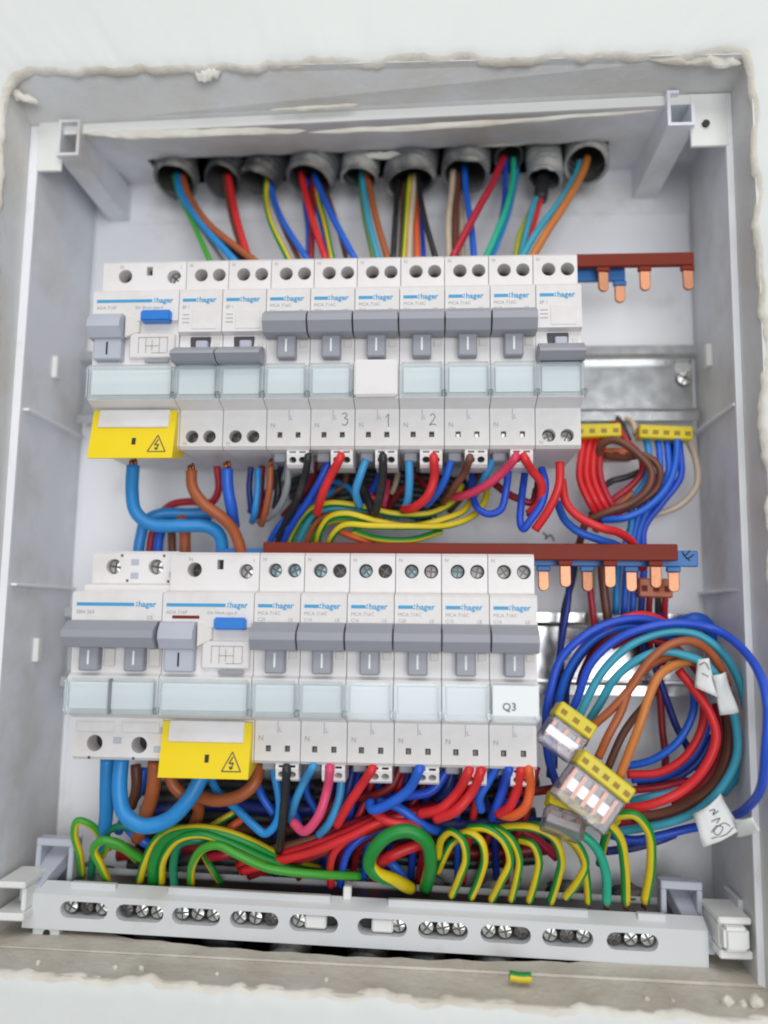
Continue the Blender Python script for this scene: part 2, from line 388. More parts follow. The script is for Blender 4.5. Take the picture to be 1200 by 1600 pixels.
# sockets for the frame clips at both ends of the earth bar
for (x, y, sx) in ((14, 1408, 1), (1150, 1466, -1)):
    p = at(x, y, 40); bm = bmesh.new()
    add_box(bm, p.x-6-EO.x, p.x+6-EO.x, 20, 40, p.z-7.5-EO.z, p.z-4.5-EO.z); add_box(bm, p.x-6-EO.x, p.x+6-EO.x, 20, 40, p.z+4.5-EO.z, p.z+7-EO.z)
    add_box(bm, p.x+sx*4.5-1-EO.x, p.x+sx*4.5+1-EO.x, 18, 38, p.z-4.5-EO.z, p.z+4.5-EO.z); bev(bm, .6)
    link('clip_socket', from_bm('clip_socket', bm, 'clip_white'), enc)
    if sx < 0:
        bm = bmesh.new(); add_box(bm, p.x-5-EO.x, p.x+4-EO.x, 20, 43, p.z-4-EO.z, p.z+4.4-EO.z); bev(bm, 1.2, 2)
        link('turn_screw', from_bm('turn_screw', bm, 'clip_white'), enc)
        pbox('screw_plate', p.x+5, 256, 14, 30, p.z-8, p.z+10, 'bar_plastic')
# plaster smeared over the plastic
def smear(pts, wid, hgt, seed):
    P = catmull([Vector(p) for p in pts], 10); V, Fc = [], []; n = 7
    fr = frames(P)
    for i, p in enumerate(P):
        e = math.sin(math.pi*min(1, max(0, i/(len(P)-1))))**.4
        for k in range(n):
            a = math.pi*k/(n-1); ww = wid*e*(1+.7*noise.noise(Vector((i*.35, k*.4, seed)))); hh = hgt*e*(1+.9*noise.noise(Vector((i*.5, k*.6, seed+4))))
            V.append(p-EO+Vector((0, -math.sin(a)*hh, math.cos(a)*ww)))
    for i in range(len(P)-1):
        for k in range(n-1): q = i*n+k; Fc.append((q, q+1, q+n+1, q+n))
    return link('plaster_smear', mesh('plaster_smear', V, Fc, 'rough_plaster', None, True), enc)
def wl(x, y, d): return at(x, y, d)
smear([wl(132, 208, 43), wl(200, 212, 43), wl(330, 208, 43), wl(480, 204, 43)], 2.2, 1.5, 1)
smear([wl(480, 207, 43), wl(640, 200, 43), wl(800, 190, 43), wl(1030, 172, 43)], 1.3, 1.0, 2)
smear([wl(600, 222, 18), wl(650, 218, 18), wl(722, 206, 18)], 2.0, 1.8, 3)
smear([wl(560, 245, 16), wl(600, 243, 16), wl(640, 240, 16)], 1.6, 1.6, 4)
smear([wl(340, 221, 20), wl(370, 218, 20), wl(400, 218, 20)], 1.5, 1.0, 5)
smear([wl(735, 228, 16), wl(840, 221, 16), wl(940, 214, 16)], 1.3, 1.3, 6)
smear([wl(300, 110, 59), wl(325, 117, 59), wl(348, 110, 59)], 2.8, 1.8, 7)
smear([wl(1000, 92, 59), wl(1100, 95, 58), wl(1160, 100, 58)], 3.0, 2.0, 8)
smear([wl(8, 130, 58), wl(30, 150, 56), wl(60, 160, 54)], 2.2, 2.0, 9)
smear([wl(420, 172, 50), wl(500, 168, 50), wl(560, 163, 50)], .9, .7, 10)

# ------------------------------------------------------------------ rails
def rail(cz, label):
    t = empty('din_rail', (112, 0, cz), label, 'rail')
    prof = [(17.5, 0), (13.5, 0), (12.3, -1), (12.3, -7), (-12.3, -7), (-12.3, -1), (-13.5, 0), (-17.5, 0)]
    V, Fc = [], []; x0, x1 = -31-112+1.5, 257-112
    for z, d in prof: V += [(x0, -d, z), (x1, -d, z)]
    for z, d in prof:
        V += [(x0, -(d-1), z*(1 if abs(z) > 13.4 else .93)), (x1, -(d-1), z*(1 if abs(z) > 13.4 else .93))]
    n = len(prof)
    for i in range(n-1): Fc += [(2*i, 2*i+1, 2*i+3, 2*i+2), (2*n+2*i, 2*n+2*i+2, 2*n+2*i+3, 2*n+2*i+1)]
    for i in (0, n-1): Fc.append((2*i, 2*i+1, 2*n+2*i+1, 2*n+2*i))
    for s in (0, 1):
        for i in range(n-1): Fc.append((2*i+s, 2*i+2+s, 2*n+2*i+2+s, 2*n+2*i+s))
    link('channel', mesh('channel', V, Fc, 'rail_zinc'), t)
    return t
rail_up = rail(121.3, 'galvanised steel rail carrying the upper row of breakers')
rail_lo = rail(0.0, 'galvanised steel rail carrying the lower row of breakers, behind the coiled wires')
def screw_me(r, m):
    def f():
        V, Fc, FM = [], [], []; n = 18
        for z, q in ((.2, 1.0), (-.45, 1.0), (-.5, .3)): V += [(r*q*math.cos(2*math.pi*k/n), z, r*q*math.sin(2*math.pi*k/n)) for k in range(n)]
        for i in range(2):
            for k in range(n): Fc.append((i*n+k, i*n+(k+1) % n, i*n+n+(k+1) % n, i*n+n+k)); FM.append(1)
        Fc.append(tuple(range(2*n, 3*n))); FM.append(1)
        for q in range(4):                                  # the four lands between the arms of the cross, falling towards the rim
            c = q*math.pi/2+math.pi/4; pts = [(r*.22*math.cos(c), -1.25, r*.22*math.sin(c))]
            for k in range(5):
                a = c+(k-2)*.335; pts.append((r*.93*math.cos(a), -.75-.1*math.cos(k*2.1+q), r*.93*math.sin(a)))
            base = len(V); V += pts; V += [(x, -.3, z) for x, y, z in pts]; m_ = len(pts)
            for k in range(1, m_-1): Fc.append((base, base+k, base+k+1)); FM.append(0)
            for k in range(m_): j = (k+1) % m_; Fc.append((base+k, base+j, base+m_+j, base+m_+k)); FM.append(0)
        me = mesh('screw', V, Fc, [m, 'screw_dark'], FM)  # dark base paints the shade of the cross slots
        bm = bmesh.new(); bm.from_mesh(me); bmesh.ops.recalc_face_normals(bm, faces=bm.faces); bm.to_mesh(me); bm.free(); return me
    return cached(('screw', r, m), f)
p = at(1068, 592, -7)
o = link('mounting_screw', screw_me(3.4, 'screw_steel'), rail_up, (p.x-112, 6, p.z-121.3), (0, .5, 0))
bm = bmesh.new(); q = at(1066, 574, -7); bmesh.ops.create_cone(bm, cap_ends=True, segments=18, radius1=3.6, radius2=3.6, depth=.5, matrix=Matrix.Translation((q.x-112, 6.9, q.z-121.3)) @ Matrix.Rotation(math.pi/2, 4, 'X'))
link('mounting_boss', from_bm('mounting_boss', bm, 'clip_white'), rail_up)

# ------------------------------------------------------------------ breakers
PITCH = 17.7
ROW = {0: (0.0, 0.0), 1: (1.05, 121.3)}
def lettering(t, x, z, d, txt, size, m, bold=0, name='lettering', align='LEFT'):
    return link(name, text_mesh(txt, size, m, bold, align), t, (x, -d-.05, z))
def dots():
    bm = bmesh.new(); add_box(bm, 0, .5, 0, .12, .1, .75); add_box(bm, .1, .6, 0, .12, 1.15, 1.8); return from_bm('brand_mark', bm, 'brand_blue')
def brand(t, x0, x1, xt, z, d, size=3.1):
    link('brand_bar', box_mesh('brand_bar', 0, x1-x0, 0, .12, 0, 1.25, 'brand_blue', 0), t, (x0, -d, z+.25))
    bm_key = ('dot', ); dm = cached(bm_key, lambda: dots())
    link('brand_mark', dm, t, (xt-.95, -d, z))
    lettering(t, xt, z, d, 'hager', size, 'brand_blue', .07, 'brand_lettering')
def lens(t, w, paper=True, x0=.25):
    link('clear_lens', box_mesh('clear_lens', x0, w-x0, 56.4, 60.2, -22.3, -8.8, 'clear_lens', .9, 2), t)
    link('label_strip', box_mesh('label_strip', 1.7, w-1.7, 56.1, 57, -20.3, -10.3, 'paper_label', .15), t)
    bm_ = box_mesh('lens_hinge', -1.0, 1.0, 56.4, 58.6, -21.9, -19.4, 'clear_lens', .4)
    link('lens_hinge', bm_, t, (w-.2 if w > 20 else w-.2, 0, 0))
def prof_std(dT=48.5, dB=48.5, zt=39.5, zb=-40.5, nose=56.0, low=54.0):
    return [(zt, 6), (zt, dT-1.4), (zt-1.2, dT), (24.5, dT), (23.6, nose-1), (22.6, nose), (10.5, nose), (9.8, low), (-7.2, low), (-8.2, nose), (-22.2, nose), (-23.6, nose-4), (-24.6, dB), (zb+1.2, dB), (zb, dB-1.4), (zb, 6)]
def holes_top(dT, xs, r, dep=11, zt=39.5, z=32.6, shape='o'): return [(x, (zt-1.2)-z, r, r, shape, dep) for x in xs]
def holes_bot(dB, hs): return [(x, -24.6-z, hw, hh, shp, dep) for (x, z, hw, hh, shp, dep) in hs]
def bar_mesh(w, top, bot, peak, m, gap=.35, name='switch_bar'):
    def f():
        pr = [(top, 55), (top-.4, 59.5), (top-3.6, peak), ((top+bot)/2-1.2, peak+.4), (bot+.3, peak-2.2), (bot, peak-3.2), (bot, 55)]
        return profile_body(name, w, pr, {}, [m], gap)
    return cached(('bar', w, top, bot, peak, m, gap), f)
def stem(t, x0, x1, z0, z1, d1, m, mark='paper_label'):
    s = link('switch_stem', box_mesh('switch_stem', 0, x1-x0, 53, d1, z0, z1, m, .5), t, (x0, 0, 0))
    c = (x1-x0)/2
    link('on_mark', box_mesh('on_mark', -.35, .35, 0, .12, -2.6, 2.6, mark, 0), s, (c, -d1, (z0+z1)/2+.2))
    return s
def terminal_block():
    def f():
        V, Fc, FM = [], [], []
        pr = [(-40.4, 33), (-40.4, 46.8), (-42.4, 47.2), (-46.4, 46.0), (-47.4, 44.2), (-47.4, 33)]
        x0, x1 = 8.1, 16.9
        for z, d in pr: V += [(x0, -d, z), (x1, -d, z)]
        n = len(pr)
        for i in range(n):
            j = (i+1) % n
            if i == 1: strip_holes(V, Fc, FM, x0, x1, pr[i], pr[j], [(10.5, 1.1, 1.3, .42, 'r', 3), (14.4, 1.1, 1.3, .42, 'r', 3)])
            elif i == 2: strip_holes(V, Fc, FM, x0, x1, pr[i], pr[j], [(10.5, 2.3, 1.5, 1.3, 'o', 5), (14.4, 2.3, 1.5, 1.3, 'o', 5)])
            else: Fc.append((2*i, 2*i+1, 2*j+1, 2*j)); FM.append(0)
        Fc.append(tuple(2*i for i in range(n))); FM.append(0); Fc.append(tuple(2*i+1 for i in reversed(range(n)))); FM.append(0)
        me = mesh('terminal_block', V, Fc, ['device_white', 'hole_shade'], FM)
        bm = bmesh.new(); bm.from_mesh(me); bmesh.ops.remove_doubles(bm, verts=bm.verts, dist=1e-6); bmesh.ops.recalc_face_normals(bm, faces=bm.faces); bm.to_mesh(me); bm.free(); return me
    return cached('tblock', f)
def thing_dev(name, row, mod, label, cat='circuit breaker', group=None):
    x, z = ROW[row]; return empty(name, (x+mod*PITCH, 0, z), label, cat, group)
TX = (6.2, 13.7)
def mcb(row, mod, label, screws, lens_on=True, marks=None, q3=False):
    t = thing_dev('circuit_breaker', row, mod, label, group='single-pole breakers with grey switch bars up')
    def body():
        pr = prof_std()
        return profile_body('body', PITCH, pr, {2: holes_top(48.5, TX, 2.75), 12: holes_bot(48.5, [(5.4, -34.8, 1.0, 1.15, 'r', 3), (12.7, -34.8, 1.0, 1.15, 'r', 3)])}, ['device_white', 'hole_shade'])
    link('body', cached('mcb_body', body), t)
    for i, x in enumerate(TX):
        m = screws[i]; link('terminal_screw', screw_me(2.3, m), t, (x, -44.2 if row == 0 else -39.5, 32.6), (0, random.uniform(0, 1.5), 0))
    for x in (5.4, 12.7): link('clamp', box_mesh('clamp', -.7, .7, 0, .5, -.9, .9, 'screw_steel' if row == 1 and mod > 7 else 'screw_dark', .1), t, (x, -46.2, -35.1))
    brand(t, 1.5, 7.0, 8.2, 17.9, 56)
    lettering(t, 1.4, 15.4, 56, 'MCA 716C', 1.9, 'print_grey'); lettering(t, 1.4, 13.1, 56, ('C16', 'C20', 'C10')[(row*2+mod) % 3], 1.8, 'print_grey'); lettering(t, 13.0, 13.1, 56, 'CE', 1.6, 'print_grey')
    lettering(t, 1.2, 36.2, 48.5, 'N', 2.0, 'print_grey'); lettering(t, 1.5, -31.8, 48.5, 'N', 2.6, 'print_grey'); lettering(t, 9.3, -28.6, 48.5, 'L', 2.4, 'print_grey')
    link('seam', box_mesh('seam', -.12, .12, 0, .1, -2.2, 2.2, 'print_grey', 0), t, (8.9, -48.5, -26.9))
    link('switch_bar', bar_mesh(PITCH, 12.8, 2.4, 64.5, 'switch_grey'), t)
    stem(t, 5.2, 12.5, -6.2, 3.2, 58.5, 'switch_grey')
    link('indicator_window', box_mesh('indicator_window', 0, 3.2, 53.8, 54.5, -1, 2, 'device_offwhite', .2), t, (13.4, 0, 0))
    if lens_on: lens(t, PITCH)
    else: link('label_cover', box_mesh('label_cover', .5, PITCH-.5, 55.5, 59.6, -22.2, -7.6, 'device_white', .7, 2), t)
    if q3:
        link('label_strip', box_mesh('label_strip', .6, PITCH-.6, 60.25, 60.5, -19.8, -8.9, 'paper_label', .05), t)
        lettering(t, 4.0, -17.8, 60.5, 'Q3', 3.9, 'print_dark', .03)
    link('terminal_block', terminal_block(), t)
    link('release_lever', box_mesh('release_lever', 1.6, 7.0, 30, 41, -44.2, -40.3, 'switch_grey', .5), t)
    for txt, x, z in (marks or []): ink(t, txt, x, z, 48.5)
    return t
STROKES = {'3': [(-1, 2.2), (.2, 2.8), (1.1, 1.9), (.1, .6), (1.2, .2), (1.3, -1.2), (.2, -2.2), (-.9, -1.6)], '1': [(-.8, 1.2), (.3, 2.6), (.2, 0), (.4, -2.4)],
           '2': [(-.9, 1.6), (.1, 2.5), (1.0, 1.4), (-.2, -.8), (-1.1, -2.1), (.2, -1.7), (1.5, -2.1)]}
def ink(t, ch, x, z, d, k=1.0, m='print_dark', name='handwriting', ax=None):
    pts = [Vector((x+a*k, -d, z+b*k)) for a, b in STROKES[ch]]
    me, o, P = tube_mesh(name, pts, .16, [m], 5, origin=Vector((0, 0, 0)), per=5)
    return link(name, me, t)
def offbreaker(row, mod, label, dark=True, last=False):
    t = thing_dev('circuit_breaker', row, mod, label, group='breakers with lowered switch bars')
    def body():
        pr = prof_std(); pr[6] = (5.6, 56); pr[7] = (4.8, 53)
        return profile_body('body', PITCH, pr, {2: holes_top(48.5, TX, 2.75), 12: holes_bot(48.5, [(5.2, -35.4, 2.6, 2.6, 'o', 5), (12.3, -35.4, 2.6, 2.6, 'o', 5)])}, ['device_white', 'hole_shade'])
    link('body', cached('off_body', body), t)
    for x in TX: link('terminal_screw', screw_me(2.3, 'screw_dark'), t, (x, -39.5, 32.6), (0, random.uniform(0, 1.5), 0))
    for x in (5.2, 12.3): link('terminal_screw', screw_me(2.2, 'screw_steel' if last else 'screw_dark'), t, (x, -44.4, -35.4), (0, random.uniform(0, 1.5), 0))
    brand(t, 1.5, 7.0, 8.2, 17.9, 56)
    link('label_plate', box_mesh('label_plate', 5.5, 15.5, 55.8, 56.25, 6.6, 14.6, 'device_white', .2), t)
    for k in range(3): link('print_line', box_mesh('print_line', 0, 3, 0, .1, 0, .35, 'print_grey', 0), t, (1.5, -56, 12.5-k*1.6))
    lettering(t, 1.4, 15.2, 56, 'EP 1', 1.8, 'print_grey')
    lettering(t, 1.2, 36.2, 48.5, 'N', 2.0, 'print_grey'); lettering(t, 1.5, -38.8, 48.5, 'N', 2.0, 'print_grey')
    link('switch_slot', box_mesh('switch_slot', 4.4, 12.8, 52.5, 53.5, -2.6, 4.4, 'print_dark', .3), t)
    link('switch_stem', box_mesh('switch_stem', 7.2, 12, 53, 55.5, -2, 2.2, 'switch_pale', .4), t)
    link('indicator_window', box_mesh('indicator_window', 14, 16.4, 52.8, 53.6, -1.6, 2.0, 'device_offwhite', .2), t)
    link('switch_bar', bar_mesh(PITCH, -1.6, -8.8, 65 if not last else 63.5, 'switch_grey', .25), t)
    lens(t, PITCH)
    return t
def flap(t, w):
    """yellow hinged shutter over the lower terminals with its white tab and warning triangle"""
    f = empty('tmp', (0, 0, 0)); bpy.data.objects.remove(f)
    bm = bmesh.new(); a = (-25.2, 50.5); b = (-45.2, 54.5)
    def fr(x, s, h): return (x, -(a[1]+(b[1]-a[1])*s+h), a[0]+(b[0]-a[0])*s)
    add_hex(bm, [fr(.6, 1, 0), fr(w-.6, 1, 0), fr(w-.6, 0, 0), fr(.6, 0, 0), fr(.6, 1, -1.4), fr(w-.6, 1, -1.4), fr(w-.6, 0, -1.4), fr(.6, 0, -1.4)])
    add_hex(bm, [fr(.6, 1.0, -1.4), fr(1.8, 1.0, -1.4), fr(1.8, .1, -1.4), fr(.6, .1, -1.4), (.6, -40, -42.5), (1.8, -40, -42.5), (1.8, -42, -26), (.6, -42, -26)])
    add_hex(bm, [fr(w-1.8, 1.0, -1.4), fr(w-.6, 1.0, -1.4), fr(w-.6, .1, -1.4), fr(w-1.8, .1, -1.4), (w-1.8, -40, -42.5), (w-.6, -40, -42.5), (w-.6, -42, -26), (w-1.8, -42, -26)])
    me = from_bm('shutter_flap', bm, 'flap_yellow'); f = link('shutter_flap', me, t)
    bm = bmesh.new(); add_hex(bm, [fr(3.2, .36, .7), fr(w-3.4, .36, .7), fr(w-3.4, -.02, .7), fr(3.2, -.02, .7), fr(3.2, .36, -.5), fr(w-3.4, .36, -.5), fr(w-3.4, -.02, -.5), fr(3.2, -.02, -.5)]); bev(bm, .25)
    link('label_tab', from_bm('label_tab', bm, 'device_white'), f)
    bm = bmesh.new(); add_hex(bm, [fr(17.8, .72, .1), fr(19.4, .72, .1), fr(19.4, .58, .1), fr(17.8, .58, .1), fr(17.8, .72, -.4), fr(19.4, .72, -.4), fr(19.4, .58, -.4), fr(17.8, .58, -.4)])
    link('key_slot', from_bm('key_slot', bm, 'hole_shade'), f)
    bm = bmesh.new(); cx, cs = 28.2, .72
    def line(p, q, wd=.42):
        dx, dy = q[0]-p[0], q[1]-p[1]; l = math.hypot(dx, dy); nx, ny = -dy/l*wd/2, dx/l*wd/2
        c = [(p[0]+nx, p[1]+ny), (q[0]+nx, q[1]+ny), (q[0]-nx, q[1]-ny), (p[0]-nx, p[1]-ny)]
        g = lambda xy, h: fr(cx+xy[0], cs-xy[1]/20.4, h)
        add_hex(bm, [g(k, .12) for k in c]+[g(k, -.1) for k in c])
    tri = [(-3.6, -3), (3.6, -3), (0, 4)]
    for i in range(3): line(tri[i], tri[(i+1) % 3])
    for p, q in (((.3, 2.2), (-1.0, -.2)), ((-1.0, -.2), (.7, .1)), ((.7, .1), (-.3, -2.2)), ((-.3, -2.2), (-.8, -1.2)), ((-.3, -2.2), (.5, -1.5))): line(p, q, .5)
    link('warning_triangle', from_bm('warning_triangle', bm, 'print_dark'), f)
def rcbo(row, mod, label, red=False):
    t = thing_dev('residual_current_breaker', row, mod, label, 'circuit breaker', 'double-width breakers with yellow flaps'); w = 2*PITCH
    def body():
        return profile_body('body', w, prof_std(), {2: [(9.6, 5.7, 2.9, 2.9, 'o', 8), (19.8, 3.6, 1.25, 1.9, 'r', 4), (30.2, 6.2, 2.9, 2.9, 'o', 5)]}, ['device_white', 'hole_shade'])
    link('body', cached('rcbo_body', body), t)
    link('terminal_screw', screw_me(2.6, 'screw_steel'), t, (30.2, -44.6, 32.1), (0, .7, 0)); link('terminal_screw', screw_me(2.4, 'screw_dark'), t, (9.8, -41.2, 32.4), (0, .2, 0))
    brand(t, 1.6, 24.4, 26, 17.9, 56)
    lettering(t, 1.6, 15.4, 56, 'ADA 716F', 1.9, 'print_grey'); lettering(t, 17.5, 15.4, 56, 'IDn 30mA type A', 1.6, 'print_grey')
    lettering(t, 7.2, 36, 48.5, 'N', 2.1, 'print_grey'); lettering(t, 32.6, 35.6, 48.5, '1', 2.1, 'print_grey')
    link('test_button', box_mesh('test_button', 0, 12.2, 54, 58.4, 9.6, 14.2, 'button_blue', .6, 2), t, (20.6, 0, 0))
    if red: link('indicator_strip', box_mesh('indicator_strip', 4, 14.5, 55.5, 56.2, 13.6, 14.8, 'bus_brown', .1), t)
    link('switch_bar', bar_mesh(13.6, 12.6, 2.2, 61.8, 'switch_pale', .2), t, (.4, 0, 0))
    stem(t, 2.2, 13.4, -6.2, 2.6, 58.4, 'switch_pale', 'print_black')
    bm = bmesh.new(); add_hex(bm, [(14.2, -57.5, 3), (19.5, -55.4, 6), (19.5, -55.4, 11.5), (14.2, -57.5, 12.2), (14.2, -53.8, 3), (19.5, -53.8, 6), (19.5, -53.8, 11.5), (14.2, -53.8, 12.2)]); bev(bm, .3)
    link('switch_guard', from_bm('switch_guard', bm, 'device_offwhite'), t)
    link('diagram_plate', box_mesh('diagram_plate', 15.8, w-1.2, 53.8, 56, -5, 5.4, 'device_white', .5), t)
    bm = bmesh.new()
    for (x0, x1, z0, z1) in ((19.5, 19.8, -3, 3.5), (22.5, 22.8, -3, 3.5), (19.5, 31.5, 3.3, 3.6), (25, 25.3, -2, 2.5), (28, 28.3, -3, 3.5), (22.5, 28, -.2, .1), (25, 31, -3.1, -2.8), (31.3, 31.6, -3, 3.5)): add_box(bm, x0, x1, 55.9, 56.12, z0, z1)
    link('circuit_diagram', from_bm('circuit_diagram', bm, 'print_grey'), t)
    link('window_slot', box_mesh('window_slot', 22.6, 32.2, 55.6, 56.4, -7.0, -5.4, 'switch_grey', .2), t)
    lens(t, w); flap(t, w); return t
def main_switch(row, mod, label):
    t = thing_dev('main_switch', row, mod, label, 'switch'); w = 2*PITCH
    def body():
        pr = prof_std(dT=40, zt=40.5); pr = pr[:3]+[(27.5, 40), (26.5, 46), (23.8, 46.5)]+pr[4:]
        hs = {2: [(8.9, 5.2, 3.1, 3.1, 'o', 6), (26.4, 5.2, 3.1, 3.1, 'o', 6)]}
        k = [i for i in range(len(pr)) if abs(pr[i][0]+24.6) < .01][0]
        hs[k] = holes_bot(48.5, [(8.7, -34.2, 3.1, 3.1, 'o', 9), (26.2, -34.6, 3.1, 3.1, 'o', 9)])
        return profile_body('body', w, pr, hs, ['device_white', 'hole_shade'])
    link('body', body(), t)
    for x in (8.9, 26.4): link('terminal_screw', screw_me(2.7, 'screw_steel'), t, (x, -36.6, 34.1), (0, random.random(), 0))
    brand(t, 1.8, 24.4, 26, 17.9, 56); lettering(t, 1.8, 15.2, 56, 'SBN 263', 2.0, 'print_grey'); lettering(t, 29.5, 13.2, 56, 'CE', 2, 'print_grey')
    link('switch_bar', bar_mesh(w, 12.8, 2.6, 64.5, 'switch_grey', .3), t)
    for x in (4.8, 22.3): stem(t, x, x+7.4, -6.2, 3.4, 58.4, 'switch_grey'); link('indicator_window', box_mesh('indicator_window', 0, 4.2, 53.8, 55.2, -4.6, 2.2, 'device_offwhite', .3), t, (x+8.4, 0, 0))
    for x, z, d in ((17.7, 36, 40), (17.7, 30.5, 40), (35.0, 31, 40), (17.6, -33, 48.5), (35.0, -36, 48.5), (35.0, -29, 48.5)):
        link('notch', box_mesh('notch', -1.6, 1.6, 0, .5, -1.2, 1.2, 'switch_pale', .15), t, (min(x, 33.6), -d+.2, z))
    for x, z, d in ((12.2, 39.2, 40), (29.6, 39.2, 40), (17.2, 28.8, 46), (33.8, 28.6, 46), (6.8, -39.0, 48.5), (24.2, -39.0, 48.5)):
        link('latch_slot', box_mesh('latch_slot', -.45, .45, 0, .2, -.5, .5, 'print_dark', 0), t, (x, -d, z-.6))
    link('terminal_cover', box_mesh('terminal_cover', 1.2, 16.2, 46, 49.2, -30, -26, 'device_white', .3), t)
    link('terminal_cover', box_mesh('terminal_cover', 19.2, 34, 46, 49.2, -30, -26, 'device_white', .3), t)
    lens(t, w)
    link('lens_joint', box_mesh('lens_joint', -.15, .15, 56.6, 60.3, -22, -9, 'print_grey', 0), t, (17.7, 0, 0)); return t
D_, Sx, Zb = 'screw_dark', 'screw_steel', 'screw_zinc_blue'
rcbo(1, 0, 'double-width breaker with blue button and yellow warning flap on the upper rail')
offbreaker(1, 2, 'breaker with lowered switch bar, directly beside the upper yellow-flapped breaker')
offbreaker(1, 3, 'breaker with lowered switch bar, next to the first breaker with a raised bar')
mcb(1, 4, 'breaker with raised grey bar, first after the lowered pair on the upper rail', (D_, D_))
mcb(1, 5, 'upper-rail breaker with a rounded handwritten three, above the slanting bright red wire', (D_, D_), marks=[('3', 13.4, -28.8)])
mcb(1, 6, 'upper-rail breaker with plain white label cover and no clear lens', (D_, D_), False, [('1', 13.0, -29.2)])
mcb(1, 7, 'upper-rail breaker with a handwritten two, above the hooked bright red wire', (D_, D_), marks=[('2', 13.0, -29.0)])
mcb(1, 8, 'upper-rail breaker with raised bar, next to the one marked with a handwritten 2', (D_, D_))
mcb(1, 9, 'upper-rail breaker with raised bar, beside the end breaker with lowered bar', (D_, D_))
offbreaker(1, 10, 'end breaker with lowered bar on the upper rail, beside the short brown busbar', last=True)
main_switch(0, 0, 'double-width main switch with one wide grey bar at the end of the lower rail')
rcbo(0, 2, 'double-width breaker with blue button and yellow warning flap on the lower rail', True)
for i, s in enumerate(((Zb, Zb), (Zb, D_), (Zb, D_), (Zb, Sx), (Zb, Sx), (Sx, Sx))):
    mcb(0, 4+i, ('lower-rail breaker standing directly beside the yellow-flapped breaker', 'second lower-rail breaker counted from the yellow flap, above the pink wire', 'third lower-rail breaker counted from the yellow flap',
                 'third lower-rail breaker counted from the one labelled Q3, itself included', 'lower-rail breaker next to the one labelled Q3', 'lower-rail breaker with a bright white label printed Q3')[i], s, q3=(i == 5))

# ------------------------------------------------------------------ comb busbars
def busbar(name, label, x0, x1, z0, z1, d, th, m, prongs, plen, wd=4.3):
    t = empty(name, (x0, -d, z0), label, 'busbar')
    bm = bmesh.new(); add_box(bm, 0, x1-x0, -th/2, th/2, 0, z1-z0)
    for x in prongs: add_box(bm, x-x0-wd/2-.6, x-x0+wd/2+.6, -th/2+.2, th/2-.2, -2.2, .01)
    bev(bm, .35); link('insulation', from_bm('insulation', bm, m), t)
    def pm():
        bm = bmesh.new(); n = 8
        P = [(-wd/2, 0), (wd/2, 0)]+[(wd/2*math.cos(a), -plen+wd/2*.9-wd/2*.9*math.sin(a)) for a in [math.pi*k/n for k in range(n+1)]]
        f = [bm.verts.new((x, -.75, z)) for x, z in P]; b = [bm.verts.new((x, .75, z)) for x, z in P]
        bm.faces.new(f); bm.faces.new(b[::-1])
        for i in range(len(P)): j = (i+1) % len(P); bm.faces.new((f[i], f[j], b[j], b[i]))
        bmesh.ops.bevel(bm, geom=[e for e in bm.edges if abs(e.verts[0].co.y-e.verts[1].co.y) < .1], offset=.25, segments=1, affect='EDGES')
        return from_bm('prong', bm, 'copper')
    me = cached(('prong', plen, wd), pm)
    for x in prongs: link('prong', me, t, (x-x0, 0, -2.2), (random.uniform(-.05, .05), 0, random.uniform(-.25, .25)))
    return t
def X(px, py, d): return at(px, py, d).x
def Z(px, py, d): return at(px, py, d).z
busbar('comb_busbar', 'long brown comb busbar with bare copper prongs above the lower row of breakers', X(412, 858, 33), X(1058, 865, 33), Z(950, 876, 33), Z(950, 850, 33), 33, 2.6, 'bus_brown', [X(px, 890, 33) for px in (883, 953, 1024)], 8.6)
busbar('comb_busbar', 'long blue comb busbar behind the brown one, its end marked with black ink', X(338, 866, 27), X(1089, 868, 27), Z(950, 885, 27), Z(950, 860, 27), 27, 2.6, 'bus_blue', [X(px, 890, 27) for px in (849, 917, 986, 1052)], 8.0)
busbar('comb_busbar', 'short brown comb busbar with three copper prongs beside the upper row', X(880, 405, 30), X(1083, 405, 30), Z(1000, 417, 30), Z(1000, 397, 30), 30, 2.6, 'bus_brown', [X(px, 425, 30) for px in (942, 1007, 1074)], 8.6)
busbar('comb_busbar', 'short blue comb busbar stub with a single copper prong beside the upper row', X(880, 430, 25), X(976, 430, 25), Z(940, 440, 25), Z(940, 420, 25), 25, 2.6, 'bus_blue', [X(968, 440, 25)], 7.4)
bz = bpy.data.objects['comb_busbar.001']
for k, (a, b, c, e) in enumerate(((1066, 862, 1078, 876), (1078, 860, 1068, 868), (1072, 872, 1084, 866))):
    P = [at(a, b, 28.5), at((a+c)/2, (b+e)/2+2, 28.5), at(c, e, 28.5)]; o0 = Vector(bz.location)/S
    me, oo, _ = tube_mesh('ink_mark', P, .25, ['print_black'], 5, origin=o0); link('ink_mark', me, bz)

